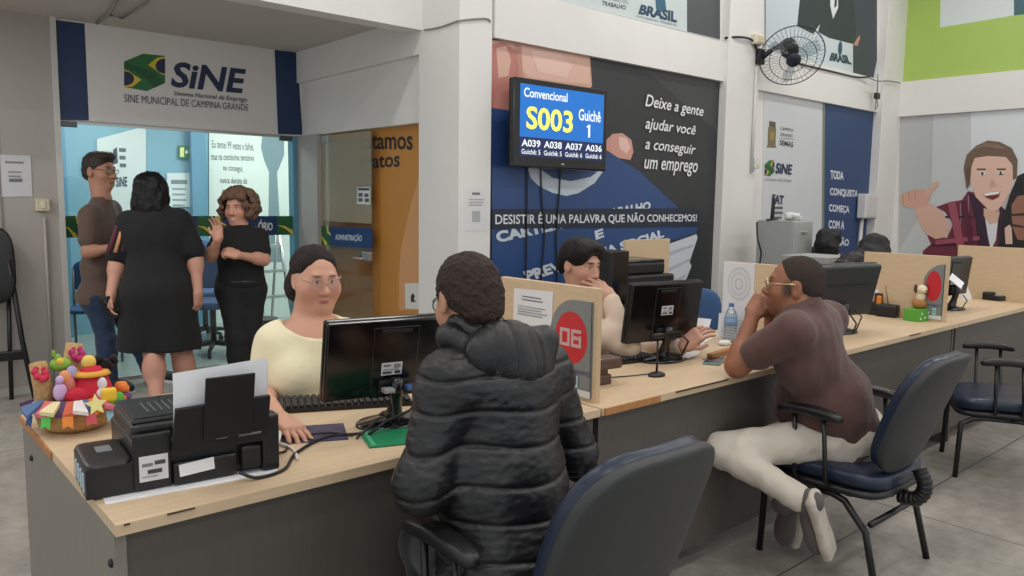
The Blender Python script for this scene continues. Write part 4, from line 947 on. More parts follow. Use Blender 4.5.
h = MB().ell((0, .02, .115), (.03, .028, .026)).ell((0, .05, .108), (.014, .018, .012)).build('head', FW, t2)
for s in (-1, 1): MB().ell((s*.03, .008, .118), (.009, .014, .026)).build('ear', FB, t2)
MB().ell((0, .068, .111), (.006, .005, .005)).build('nose', BLACKP, t2); MB().ell((-.045, -.01, .022), (.03, .022, .024)).build('pumpkin', mat('figurine_orange', (226, 140, 50), .5), t2)
# desk 3 things
t = thing('desk_phone', 'black desk phone beside the divider in front of the plaid mural', 'phone', (6.714, 2.023, 0.75), R(-8))
MB().prism([(-.09, -.05), (.09, -.05), (.09, .08), (-.09, .08)], .035).box((.0, .05, .045), (.2, .06, .03), bev=.01).build('phone_body', BLACKP, t)
MB().box((-.02, -.01, .038), (.06, .05, .006)).build('keypad', mat('keypad_grey', (150, 156, 160), .5), t)
MB().tube([(.07, .06, .05), (.10, .08, .27)], .004).build('pen', mat('pen_brown', (120, 92, 66), .5), t)
t = thing('card_holder', 'white upright card holder standing beside the farthest monitor', 'card holder', (6.50, 2.20, TOPZ), R(-20))
MB().prism([(-.05, 0), (.05, 0), (.05, .02), (-.02, .13), (-.05, .13)], .03, M=Matrix.Rotation(R(90), 4, 'X')).build('holder', PAPER, t)
sheet((5.62, 1.96, TOPZ+.19), R(30), (.16, .10), 'white sheet leaning against the farthest monitor', .05, tilt=R(40))
# ================================================================ basket with dolls
def basket(loc, label):
    t = thing('craft_basket', label, 'craft basket', loc)
    STRAW = mat('straw', (190, 148, 96), .8, var=.2, vscale=30, stretch=(1, 1, 8), bump=.5, bscale=60)
    MB().lathe([(0, 0), (.085, 0), (.115, .02), (.125, .055), (.118, .085), (.10, .088), (0, .07)], n=36).build('basket', STRAW, t)
    def col(n, c, r=.8): return mat('cloth_'+n, c, r, var=.06, vscale=20)
    rf = MB(); pal = [col('coral', (206, 96, 70)), col('white', (224, 218, 214)), col('patch_blue', (92, 116, 160)), col('orange', (230, 130, 60)), col('pink', (214, 110, 130)), col('cream', (226, 212, 160)), col('plum', (96, 70, 110))]
    for k in range(30):                                           # ruffled patchwork cloth round the rim
        a = 2*PI*k/30; r0, r1 = .105, .150+.02*math.sin(k*2.1)
        p = []
        for rr, aa, z in ((r0, a-.12, .098), (r0, a+.12, .098), (r1, a+.14, .07+.012*math.sin(k*3)), (r1, a-.14, .07+.012*math.cos(k*2))): p.append((rr*math.cos(aa), rr*math.sin(aa), z))
        q = [(x, y, z+.012) for x, y, z in p]
        rf.add(p+q, [[0, 1, 2, 3], [7, 6, 5, 4], [0, 4, 5, 1], [1, 5, 6, 2], [2, 6, 7, 3], [3, 7, 4, 0]], pal[k % 7])
    rf.build('patchwork_ruffle', None, t)
    fl = [col('navy', (54, 84, 132)), col('lime', (96, 200, 90)), col('apricot', (240, 146, 62)), col('rose', (206, 92, 104)), col('sky', (150, 196, 216))]
    for k, a in enumerate((R(196), R(224), R(250), R(276), R(302))):          # swallow-tailed bunting flags
        M = Matrix.Rotation(a, 4, 'Z') @ Matrix.Translation((.148, 0, .072)) @ Matrix.Rotation(R(75), 4, 'Y') @ Matrix.Rotation(R(90), 4, 'Z')
        MB().prism([(-.016, -.022), (0, -.013), (.016, -.022), (.016, .016), (-.016, .016)], .003, M=Matrix.Rotation(a, 4, 'Z') @ Matrix.Translation((.152, 0, .055)) @ Matrix.Rotation(R(90), 4, 'Z') @ Matrix.Rotation(R(78), 4, 'X')).build('bunting_flag', fl[k], t)
    BUR = mat('burlap', (186, 148, 100), .9, var=.15, vscale=60, bump=.4, bscale=120)
    FLO = [col('magenta', (186, 50, 110)), col('lilac', (206, 170, 214)), col('crimson', (206, 50, 84))]
    for (x, y, z, h, r, fi, lean) in ((-.085, .01, .06, .165, .034, 2, -.02), (-.012, .05, .07, .20, .034, 0, .03)):
        b = MB().tube([(x, y, z), (x+lean*.4, y, z+h*.5), (x+lean, y, z+h)], [r, r*.9, r*.8], n=14).build('burlap_doll', BUR, t)
        f = MB()
        for j in range(7): f.ell((x+lean+.016*math.cos(j), y-.03+.012*math.sin(j), z+h-.03+.016*math.sin(j*.9)), (.012, .010, .012), nu=8, nv=6)
        f.build('flower', FLO[fi], b)
    b = MB().ell((-.040, .0, .215), (.034, .028, .022)).ell((-.048, -.012, .240), (.010, .01, .012)).ell((-.058, .0, .252), (.006, .006, .012)).build('green_hat', mat('felt_green', (132, 172, 66), .8), t)
    MB().ell((-.044, -.022, .228), (.013, .01, .012), nu=10).build('hat_button', mat('felt_yellow', (226, 190, 70), .8), b)
    for (x, y, z, c) in ((-.035, -.04, .175, 'peach'), (-.012, -.03, .185, 'lilac2'), (-.022, -.045, .15, 'salmon')):
        MB().ell((x, y, z), (.02, .016, .026)).build('doll_figure', col(c, dict(peach=(226, 150, 104), lilac2=(170, 160, 200), salmon=(206, 120, 110))[c]), t)
    MB().ell((-.055, -.06, .135), (.022, .018, .03)).ell((-.055, -.062, .175), (.013, .012, .014)).build('lilac_flower', FLO[1], t)
    MB().ell((-.02, -.03, .14), (.016, .02, .05)).build('dark_doll', col('dark', (60, 50, 70)), t)
    d = MB().lathe([(0, 0), (.075, 0), (.068, .03), (.05, .08), (.03, .11), (0, .115)], n=24, c=(.05, -.03, .09)).build('red_doll_dress', mat('cloth_red', (196, 24, 50), .75, bump=.3, bscale=30), t)
    MB().lathe([(.045, .083), (.062, .083), (.055, .094), (.04, .097)], n=24, c=(.05, -.03, .092)).build('dress_trim', col('gold', (222, 160, 60)), d)
    MB().ell((.0, -.075, .12), (.045, .03, .028)).build('red_bow', MATS['cloth_red'], d)
    MB().ell((.07, -.085, .15), (.016, .012, .022)).ell((.066, -.088, .118), (.022, .016, .02)).build('white_doll', col('pearl', (222, 214, 222)), t)
    hd = MB().ell((.045, -.02, .215), (.024, .022, .024)).build('doll_head', col('yellow', (232, 196, 96)), t)
    hb = MB()
    for j in range(16): hb.ell((.105+.028*math.cos(j*2.4), .0+.02*math.sin(j*2.4), .205+.014*math.sin(j*1.7)), (.013, .012, .012), nu=8, nv=6)
    hb.build('black_wool_hair', mat('wool_black', (26, 22, 26), .9), t)
    MB().box((.085, -.105, .115), (.05, .03, .045), bev=.01).build('yellow_patch', col('sun', (236, 196, 60)), t)
    MB().box((.105, -.095, .095), (.06, .045, .045), bev=.014).build('green_patch', col('leaf', (90, 168, 60)), t)
    star = [((.036 if k % 2 == 0 else .017)*math.sin(R(36*k)), (.036 if k % 2 == 0 else .017)*math.cos(R(36*k))) for k in range(10)]
    MB().prism(star, .006, M=Matrix.Translation((.035, -.14, .095)) @ Matrix.Rotation(R(70), 4, 'X')).build('fabric_star', col('pale_yellow', (232, 224, 150)), t)
    pp = MB()
    for j in range(16): pp.ell((.11+.05*math.cos(j*1.9), .01+.05*math.sin(j*1.3), .095+.018*math.sin(j*2.7)), (.022, .018, .014), pal[j % 7], nu=8, nv=6, e1=.7)
    pp.build('patchwork_pile', None, t)
    return t
bk = basket((.52, 2.61, TOPZ), 'straw basket of colourful rag dolls and bunting flags on the desk corner'); bk.scale = (.86, .86, .92)
# ================================================================ television and fan
t = thing('television', 'black wall television with blue call screen reading S003', 'television', (3.968, 4.06, 1.984))
a = (3.5, 4.03, 2.258); b_ = (4.422, 4.03, 1.71); c0 = (3.958, 4.06, 2.004)
hw = (b_[0]-a[0])/2+.0; hh = .30
MB().box((0, .0, 0), (hw*2, .07, hh*2), bev=.012, seg=3).build('frame', BLACKG, t)
MB().box((0, .06, 0), (hw*1.2, .05, hh*1.1), bev=.01).build('mount', BLACKM, t)
p = Print('Y', -.0365, rect(-hw+.045, -hh+.075, hw-.045, hh-.04), (22, 104, 186), .001, rough=.25)
x0, x1, y0, y1 = -hw+.045, hw-.045, -hh+.075, hh-.04
def em(rgb, e): return mat('screen_%d_%d_%d' % rgb, rgb, .25, emit=e)
SCB = em((22, 106, 190), .45); SCN = em((26, 38, 84), .3); SCW = em((226, 234, 240), .5); SCY = em((244, 238, 96), .55)
W_ = x1-x0; H_ = y1-y0
p.poly(SCB, rect(x0, y0, x1, y1)); p.poly(SCN, rect(x0, y0, x1, y0+H_*.27))
def tq(u0, v0, u1, v1): return (x0+W_*u0, y0+H_*v0, x0+W_*u1, y0+H_*v1)
p.text('Convencional', SCW, tq(.04, .82, .54, .95), .015)
p.text('S003', SCY, tq(.07, .38, .61, .70), .022); p.text('Guichê', SCW, tq(.68, .58, .96, .75), .015); p.poly(SCW, [(x0+W_*u, y0+H_*v) for u, v in ((.828, .34), (.828, .53), (.806, .53), (.780, .498), (.788, .478), (.803, .494), (.803, .34))])
for k, (s1, s2) in enumerate((('A039', 'Guichê: 5'), ('A038', 'Guichê: 5'), ('A037', 'Guichê: 6'), ('A036', 'Guichê: 6'))):
    u = .02+k*.25; p.text(s1, SCW, tq(u, .135, u+.21, .235), .02); p.text(s2, SCW, tq(u, .03, u+.21, .10), .01)
o = p.mb.build('screen', None, t); o.location = (p.u0, -.0365, p.v0)
MB().box((0, -.036, -hh+.035), (.03, .003, .012)).build('logo_badge', mat('badge_grey', (150, 150, 154), .4), t)
for k, (px_, w1) in enumerate(((528, 0), (541, .05), (561, -.03))):
    aa = (((3.775, 4.18, 1.675), (3.902, 4.18, 1.679), (4.105, 4.18, 1.687))[k])
    cable([(aa[0], 4.185, 1.72), (aa[0]+w1*.3, 4.185, 1.5), (aa[0]+w1, 4.185, 1.2), (aa[0]+w1*.6, 4.185, .95), (aa[0], 4.185, .5)], .006, BLACKP, ('black cable hanging under the left end of the television', 'black cable hanging beside the one under the left end of the television', 'black cable hanging under the middle of the television')[k])
def wall_fan(loc, label):
    t = thing('wall_fan', label, 'fan', loc)
    n = Vector((-.60, -.55, -.58)).normalized()
    M = n.to_track_quat('Z', 'Y').to_matrix().to_4x4()
    Rr = .285
    FM = mat('fan_black', (30, 32, 36), .45)
    mb = MB()
    for zz, rr in ((.0, Rr), (.0, Rr*.985), (.055, Rr*.72), (.075, Rr*.42)): mb.tube([(rr*math.cos(2*PI*k/48), rr*math.sin(2*PI*k/48), zz) for k in range(48)], .0030, n=6, closed=True, M=M)
    for k in range(44):
        a = 2*PI*k/44; mb.tube([(.05*math.cos(a), .05*math.sin(a), .09), (Rr*.45*math.cos(a+.1), Rr*.45*math.sin(a+.1), .075), (Rr*.8*math.cos(a+.12), Rr*.8*math.sin(a+.12), .045), (Rr*math.cos(a+.12), Rr*math.sin(a+.12), 0)], .0013, n=5, M=M, cap=False)
    mb.build('front_grille', FM, t)
    mb = MB()
    for k in range(36):
        a = 2*PI*k/36; mb.tube([(.07*math.cos(a), .07*math.sin(a), -.10), (Rr*.7*math.cos(a), Rr*.7*math.sin(a), -.075), (Rr*math.cos(a), Rr*math.sin(a), 0)], .0011, n=5, M=M, cap=False)
    mb.build('rear_grille', FM, t)
    MB().lathe([(0, .105), (.06, .10), (.066, .085), (.06, .07), (0, .07)], M=M).build('hub_cap', mat('fan_navy', (34, 38, 52), .4), t)
    for k in range(3):
        a = 2*PI*k/3+.5; vs = []
        for j in range(7):
            for i in range(5):
                rr = .05+(.245-.05)*j/6; aa = a+(-.38+.76*i/4)*(.55+.45*math.sin(PI*min(1, j/5))); vs.append((rr*math.cos(aa), rr*math.sin(aa), .02-.03*(i-2)/2))
        vs2 = [(x, y, z-.004) for x, y, z in vs]; f1 = [[j*5+i, j*5+i+1, (j+1)*5+i+1, (j+1)*5+i] for j in range(6) for i in range(4)]
        MB().add(vs, f1, None, M, True).add(vs2, [q[::-1] for q in f1], None, M, True).build('blade', glassmat('fan_blade', (.80, .84, .86), .06, .2) if k == 0 else MATS['fan_blade'], t)
    MB().lathe([(0, -.26), (.05, -.255), (.075, -.22), (.082, -.12), (.07, -.08), (.02, -.07), (0, -.07)], M=M).build('motor', FM, t)
    back = M @ Vector((0, .02, -.2)); base = Vector((6.572, 4.12, 2.812))-Vector(loc)
    MB().tube([back, back*.5+base*.5+Vector((0, 0, .02)), base+Vector((0, -.06, 0))], [.028, .022, .026]).build('arm', FM, t)
    MB().box(base+Vector((0, -.01, 0)), (.09, .08, .14), bev=.01).build('wall_bracket', FM, t)
    return t
wall_fan((6.644, 3.818, 2.792), 'round black wall fan with wire grille on the white column')
cable([(6.078, 4.15, 2.917), (6.235, 4.1, 2.941), (6.428, 4.1, 2.942), (6.518, 4.1, 2.866)], .010, BLACKP, 'dark cable running along the beam to the wall fan')
cable([(7.38, 4.15, 2.852), (7.992, 4.15, 2.855), (8.575, 4.15, 2.859), (8.819, 4.12, 2.883)], .009, BLACKP, 'dark cable running from the wall fan along the ledge to the corner')
cable([(8.756, 4.09, 2.862), (8.958, 4.08, 2.85), (9.26, 4.08, 2.883), (9.502, 4.07, 2.886)], .006, mat('cable_grey', (120, 120, 118), .6), 'thin grey cable crossing the white corner column')
t = thing('junction_box', 'small black junction box hanging in the corner under the ledge', 'junction box', (8.979, 4.09, 2.688))
MB().box((0, 0, 0), (.09, .04, .07), bev=.01).build('box_body', BLACKP, t); MB().tube([(0, 0, -.03), (.01, -.01, -.12), (-.02, 0, -.16), (-.02, 0, -.05)], .006).tube([(0, 0, .03), (-.01, .0, .24)], .006).build('wire', MATS['cable_grey'], t)
t = thing('junction_box', 'cream junction box on the column left of the wall fan', 'junction box', (6.51, 4.11, 2.955))
MB().box((0, -.02, 0), (.14, .06, .09), bev=.01).build('box_body', MATS['cream_light'], t); MB().box((0, -.052, 0), (.10, .006, .06), bev=.003).build('cover', MATS['cream_plastic'], t)
t = thing('wall_socket', 'white socket on the column below the wall fan', 'socket', (6.598, 4.115, 1.841))
MB().box((0, -.015, 0), (.10, .03, .10), bev=.006).build('plate', MATS['box_white'], t); MB().box((0, -.032, 0), (.04, .006, .05), bev=.004).build('outlet', MATS['cream_light'], t)
a = (6.542, 4.1, 2.779)
MB().tube([(a[0]-.01, 4.105, 2.72), (a[0]-.01, 4.105, 1.75)], .014).build('cable_conduit', MATS['box_white'], label='white conduit running down the column below the wall fan', cat='conduit')
cable([(3.142, 4.566, 2.61), (3.142, 4.379, 2.601), (3.142, 4.201, 2.609), (3.141, 4.172, 2.608), (3.178, 4.163, 2.618), (3.311, 4.163, 2.648), (3.379, 4.163, 2.656), (3.401, 4.163, 2.64)], .006, mat('cable_pale', (150, 146, 138), .6), 'thin pale cable stretched round the top of the white column')
# pipe under the recess ceiling
MB().tube([(1.541, 6.416, 2.7), (1.533, 6.082, 2.7), (1.464, 5.583, 2.7)], .012, closed=False).build('ceiling_pipe', mat('pipe_grey', (150, 146, 138), .6), label='grey pipe along the low ceiling near the banner', cat='pipe')
MB().tube([(1.538, 6.077, 2.7), (1.63, 6.111, 2.7), (1.633, 5.561, 2.7), (1.584, 5.265, 2.7)], .010).build('ceiling_pipe', MATS['pipe_grey'], label='bent grey pipe hanging in front of the banner top', cat='pipe')
# ================================================================ visitor chairs
def visitor_chair(loc, rz, label, scale=1.0):
    t = thing('visitor_chair', label, 'chair', loc, rz, group='blue vinyl visitor chairs')   # faces +y, origin on the floor under the seat
    SZ = .392
    VIN = BLUEV
    MB().ell((0, .0, SZ), (.245, .245, .045), e1=.55, e2=.45, nu=48, nv=16, fn=lambda x, y, z: (x, y, z-.10*max(0, y-.08)**1.2+.02*(abs(x)/.245)**2)).build('seat', VIN, t)
    MB().ell((0, 0, SZ-.032), (.25, .25, .022), e1=.5, e2=.42, nu=48, nv=10, fn=lambda x, y, z: (x, y, z-.10*max(0, y-.08)**1.2)).build('seat_shell', BLACKP, t)
    tilt = R(-13)
    M = Matrix.Translation((0, -.235, SZ+.29)) @ Matrix.Rotation(tilt, 4, 'X').inverted() if False else Matrix.Translation((0, -.295, SZ+.280)) @ Matrix.Rotation(R(19), 4, 'X')
    def bend(x, y, z): return (x*(1-.10*(z/.25 > 0)*(z/.25)**2+.0), y+1.0*x*x*.55-.35*max(0, z)**2, z)
    MB().ell((0, .022, 0), (.212, .034, .25), e1=.55, e2=.42, nu=48, nv=24, fn=bend, M=M).build('backrest', VIN, t)
    MB().ell((0, -.006, 0), (.218, .024, .256), e1=.55, e2=.40, nu=48, nv=24, fn=bend, M=M).build('back_shell', DKGREY, t)
    # bellows and bracket
    mb = MB(); pts = [(0, -.29, SZ+.05), (0, -.315, SZ-.01), (0, -.29, SZ-.065), (0, -.22, SZ-.075)]
    P = [Vector(p) for p in pts]; path = []
    for i in range(3):
        p0 = P[max(i-1, 0)]; p1 = P[i]; p2 = P[i+1]; p3 = P[min(i+2, 3)]
        for k in range(16):
            s = k/16; path.append(.5*((2*p1)+(p2-p0)*s+(2*p0-5*p1+4*p2-p3)*s*s+(3*p1-p0-3*p2+p3)*s**3))
    mb.tube(path, [(.028+.0022*math.cos(k*PI/2)) for k in range(len(path))], n=16).build('bellows', BLACKP, t)
    MB().tube([(0, -.2, SZ-.07), (0, .05, SZ-.055)], .018).box((0, -.10, SZ-.062), (.36, .03, .018), bev=.004).build('under_frame', BLACKP, t)
    TUB = mat('tube_black', (22, 23, 24), .32, bump=.03, bscale=200)
    MB().tube([(-.226, -.215, .255), (.226, -.215, .255)], .012).build('cross_bar', TUB, t)
    for s in (-1, 1):
        x = s*.222
        MB().tube([(x+s*.012, .235, 0), (x+s*.006, .225, .30), (x, .20, SZ-.085), (x, .17, SZ-.065), (x, .12, SZ-.058), (x, 0, SZ-.058)], .0135, n=12).build('leg', TUB, t)
        MB().tube([(x+s*.012, -.255, 0), (x+s*.006, -.20, .22), (x, -.14, SZ-.11), (x, -.11, SZ-.075), (x, -.06, SZ-.06), (x, 0, SZ-.058)], .0135, n=12).build('leg', TUB, t)
        xa = s*.268
        ar = MB().ell((xa, .03, SZ+.262), (.03, .135, .02), e1=.6, e2=.6, nu=28, fn=lambda x_, y_, z_: (x_, y_, z_-.8*y_*y_)).build('armrest', BLACKP, t)
        MB().tube([(x, .07, SZ-.05), (xa, .08, SZ), (xa, .09, SZ+.248)], .009).tube([(x, -.05, SZ-.05), (xa, -.05, SZ), (xa, -.03, SZ+.248)], .009).build('armrest_post', TUB, ar)
    return t
visitor_chair((3.11, 1.45, 0), R(0), 'blue vinyl visitor chair under the man in maroon polo')
visitor_chair((1.29, 1.37, 0), R(-1), 'blue vinyl visitor chair under the man in padded jacket').scale = (1.04, 1.04, 1.04)
visitor_chair((4.82, 1.40, 0), R(28), 'empty blue vinyl visitor chair by the front panel of the long desk')
# ================================================================ black folding chair at the partition
a0 = Vector((0.83, 6.36, 0.073)); a0.z = 0
t = thing('folding_chair', 'tall folded black chair leaning on the grey partition wall', 'chair', tuple(a0))
o = Vector((0.831, 6.4, 0.942))-a0
MB().ell((o.x-.05, .06, o.z+.02), (.17, .022, .27), e1=.6, e2=.35, nu=32, fn=lambda x, y, z: (x, y+.12*z, z)).build('backrest', BLACKP, t)
for s in (-1, 1):
    MB().tube([(o.x-.05+s*.13, .05, o.z+.05), (o.x-.02+s*.15, .03, .42), (o.x+.02+s*.16, -.02, 0)], .017).build('leg', BLACKP, t)
    MB().tube([(o.x-.05+s*.12, .07, o.z-.20), (o.x-.06+s*.12, .08, .40), (o.x-.07+s*.12, .06, 0)], .015).build('leg', BLACKP, t)
MB().box((o.x-.03, .03, .32), (.34, .035, .07), bev=.01).build('stretcher', BLACKP, t)
# ================================================================ inside the office
def stack_chair(loc, rz, label):
    t = thing('visitor_chair', label, 'chair', loc, rz, group='chairs seen through the glass')
    MB().ell((0, 0, .45), (.22, .22, .025), e1=.5, e2=.5).build('seat', BLUEF, t); MB().ell((0, -.22, .72), (.21, .02, .15), e1=.5, e2=.5).build('backrest', BLUEF, t)
    G = mat('chair_grey', (96, 104, 110), .4)
    for s in (-1, 1):
        MB().tube([(s*.21, .2, 0), (s*.2, .1, .43)], .012).build('leg', G, t); MB().tube([(s*.21, -.26, 0), (s*.2, -.18, .43), (s*.2, -.22, .8)], .012).build('leg', G, t)
    return t
swivel((2.62, 7.25, 0), R(150), 'blue swivel chair through the glass between the two women', BLUEF, grp='chairs seen through the glass')
stack_chair((1.72, 7.6, 0), R(160), 'blue chair through the glass left of the man in brown tee')
swivel((2.85, 8.1, 0), R(190), 'farther blue swivel chair through the glass behind the curly-haired woman', BLUEF, grp='chairs seen through the glass')
t = thing('step_ladder', 'aluminium step ladder leaning behind the glass beside the curly-haired woman', 'ladder', (3.261, 7.274, 0))
a0 = Vector((3.261, 7.274, 0)); 
for s in (-1, 1):
    MB().tube([(s*.2, 0, 0), (s*.16, .3, 1.12)], .018).build('rail', ALU, t); MB().tube([(s*.2, .62, 0), (s*.16, .33, 1.1)], .014).build('rail', ALU, t)
for k in range(4): MB().box((0, .06+.07*k, .22+.25*k), (.38-.02*k, .08, .025)).build('tread', ALU, t)
t = thing('waste_bin', 'dark grey bin through the glass at the foot of the ladder', 'bin', (2.989, 7.026, 0))
MB().lathe([(0, 0), (.12, 0), (.15, .32), (.145, .32), (.115, .02), (0, .02)]).build('bin_body', mat('bin_grey', (70, 76, 80), .5), t); MB().lathe([(.15, .31), (.158, .315), (.15, .325)]).build('rim', DKGREY, t)
# ================================================================ people
RV = np.array([.7543, -.6565, 0.]); FV = np.array([.6565, .7543, 0.]); ZV = np.array([0, 0, 1.])
def vd(r, f, z=0.0): return unit(RV*r+FV*f+ZV*z)               # a direction: to the right, away, up as the hall is looked into
class Head:
    def __init__(s, c, fwd, up=(0, 0, 1), k=1.0): s.c = V3(c); s.M = frame(fwd, up); s.k = k
    def p(s, x, y, z): return s.c+s.M @ (np.array([x, y, z])*s.k)
    def e(s, c, r, k=.02, sub=False): return ell(s.p(*c), np.array(r)*s.k, s.M, k, sub)
    def b(s, a, b, ra, rb=None, k=.015, sub=False): return cap(s.p(*a), s.p(*b), ra*s.k, None if rb is None else rb*s.k, k, sub)
    def prims(s, neck, nr=.055, smile=0.0, jaw=1.0):
        P = [s.e((0, -.012, .035), (.076, .097, .086)), s.e((0, .028, -.02), (.063*jaw, .064, .085), .03), s.e((0, .036, -.072), (.052*jaw, .050, .044), .03), s.e((0, .070, -.098), (.022, .02, .018), .03)]
        P += [s.b((-.034, .080, .030), (.034, .080, .030), .011, k=.02)]
        for q in (-1, 1):
            P += [s.e((q*.042, .056, -.026), (.026, .03, .026), .03), s.e((q*.031, .105, .010), (.017, .018, .013), .014, True), s.e((q*.031, .078, .009), (.0135, .0125, .0125), .006)]
            P += [s.e((q*.080, -.012, -.004), (.010, .021, .034), .01), s.e((q*.089, -.006, .0), (.006, .012, .020), .008, True)]
            P += [s.e((q*.012, .098, -.032), (.010, .011, .008), .008)]
        P += [s.b((0, .085, .018), (0, .113, -.026), .008, .0125, k=.014)]
        P += [s.b((-.02-.004*smile, .082-.002*smile, -.064+.006*smile), (0, .092, -.063), .0055, .007, k=.008), s.b((.02+.004*smile, .082-.002*smile, -.064+.006*smile), (0, .092, -.063), .0055, .007, k=.008), s.b((-.014, .088, -.073), (.014, .088, -.073), .0065, k=.008)]
        P += [cap(s.p(0, -.025, -.05), neck, nr*s.k, nr*1.1*s.k, .03)]
        return P
    def paint(s, lips=(150, 84, 78), brow=(50, 38, 32), iris=(40, 28, 22), extra=(), smile=0.0, sclera=(214, 204, 198)):
        T = [(s.p(0, .094, -.068), (.023*s.k, .016*s.k, .0085*s.k), s.M, lips, .25)]
        if smile: T.append((s.p(0, .095, -.067), (.02*s.k, .012*s.k, .0045*s.k), s.M, (232, 224, 218), .3))
        for q in (-1, 1):
            T += [(s.p(q*.032, .09, .034), (.020*s.k, .02*s.k, .0048*s.k), s.M, brow, .4)]
            T += [(s.p(q*.031, .09, .009), (.0125*s.k, .012*s.k, .0062*s.k), s.M, sclera, .25), (s.p(q*.031, .092, .009), (.0056*s.k, .012*s.k, .006*s.k), s.M, iris, .3), (s.p(q*.031, .09, .0155), (.0135*s.k, .012*s.k, .002*s.k), s.M, (44, 32, 28), .6)]
            T += [(s.p(q*.045, .07, -.028), (.03*s.k, .03*s.k, .024*s.k), s.M, extra[0], .9)] if extra else []
        return T
def hand_prims(w, d, pn, side, curl=.35, thumb=.7, spread=.12, k=1.0, pinch=False):
    """w wrist, d finger direction, pn out of the back of the hand, side +1 = thumb on +x"""
    y = unit(d); z = unit(V3(pn)-y*np.dot(pn, y)); x = np.cross(y, z); M = np.stack([x, y, z], 1)
    def q(a, b, c): return V3(w)+M @ (np.array([a, b, c])*k)
    P = [rbx(q(0, .046, 0), np.array([.030, .036, .006])*k, M, .010*k, .012), cap(w, q(0, .03, 0), .024*k, .022*k, .02)]
    for i, (fx, L) in enumerate(((.031, .068), (.0105, .078), (-.0105, .072), (-.030, .056))):
        fx *= side; a = q(fx, .085 if i in (1, 2) else .08, 0)
        ang = spread*(fx/.03); pt = a; c = curl*(.9+.12*i)
        th = 0.0
        for j, (fr, rr) in enumerate(((.45, .0088), (.30, .0080), (.25, .0072))):
            th += c*(.8 if j == 0 else 1.0)
            dr = M @ np.array([math.sin(ang)*math.cos(th), math.cos(ang)*math.cos(th), -math.sin(th)])
            nx = pt+dr*L*fr*k; P.append(cap(pt, nx, rr*k, rr*.93*k, .004)); pt = nx
    t0 = q(side*.028, .022, -.006); t1 = q(side*(.044+.012*thumb), .050, -.014); t2 = q(side*(.046+.018*thumb), .082, -.022)
    P += [cap(t0, t1, .0125*k, .0105*k, .01), cap(t1, t2, .0098*k, .008*k, .004)]
    return P
def nail_paint(w, d, pn, side, curl, rgb, k=1.0):
    y = unit(d); z = unit(V3(pn)-y*np.dot(pn, y)); x = np.cross(y, z); M = np.stack([x, y, z], 1)
    T = []
    for i, (fx, L) in enumerate(((.031, .068), (.0105, .078), (-.0105, .072), (-.030, .056))):
        fx *= side; pt = V3(w)+M @ (np.array([fx, .085 if i in (1, 2) else .08, 0])*k); th = 0; c = curl*(.9+.12*i)
        for j, fr in enumerate((.45, .30, .25)):
            th += c*(.8 if j == 0 else 1.0); dr = M @ np.array([0, math.cos(th), -math.sin(th)]); pt = pt+dr*L*fr*k
        up = M @ np.array([0, math.sin(th), math.cos(th)])
        T.append((pt+up*.006+dr*.002, (.0095, .012, .009), M, rgb, .2))
    return T
def torso_prims(J, s=1.0, belly=0.0, bust=0.0, hipw=1.0, wid=1.0):
    x = unit(V3(J['shR'])-V3(J['shL'])); up = unit(V3(J['neck'])-V3(J['pelvis'])); f = unit(np.cross(up, x)); x = np.cross(f, up); M = np.stack([x, f, up], 1)
    pel, nk = V3(J['pelvis']), V3(J['neck']); ch = V3(J.get('chest', pel*.34+nk*.66)); 
    hx = unit(V3(J['hipR'])-V3(J['hipL'])) if 'hipR' in J else x
    hf = unit(np.cross(up, hx)); Mh = np.stack([np.cross(hf, up), hf, up], 1)
    wa = pel*.55+ch*.45
    P = [ell(pel, np.array((.172*hipw, .125, .13))*s, Mh, .06), ell(wa, np.array((.145+belly*.4, .112+belly*.5, .15))*s*np.array([wid, 1, 1]), M, .08), ell(ch, np.array((.165, .115, .17))*s*np.array([wid, 1, 1]), M, .06)]
    if belly: P.append(ell(wa+f*(.05+belly*.5), (.12, .09+belly, .13), M, .08))
    if bust:
        for q in (-1, 1): P.append(ell(ch+x*q*.075+f*.085-up*.02, (.07, .05+bust, .07), M, .05))
    P += [cap(V3(J['shL'])*.9+ch*.1, V3(J['shR'])*.9+ch*.1, .058*s, None, .06), cap(ch+up*.08, nk, .075*s, .055*s, .05)]
    return P, M
def arm_prims(J, q, s=1.0, k=.03): return [cap(J['sh'+q], J['el'+q], .052*s, .041*s, k), cap(J['el'+q], J['wr'+q], .042*s, .026*s, k), ell(V3(J['el'+q])*.75+V3(J['wr'+q])*.25, .042*s, None, k)]
def leg_prims(J, q, s=1.0, k=.04): 
    return [cap(J['hip'+q], J['kn'+q], .088*s, .056*s, k), cap(J['kn'+q], J['an'+q], .055*s, .036*s, k), ell(V3(J['kn'+q])*.7+V3(J['an'+q])*.3-0, .054*s, None, k)]
def mixp(a, b, t): return V3(a)*(1-t)+V3(b)*t
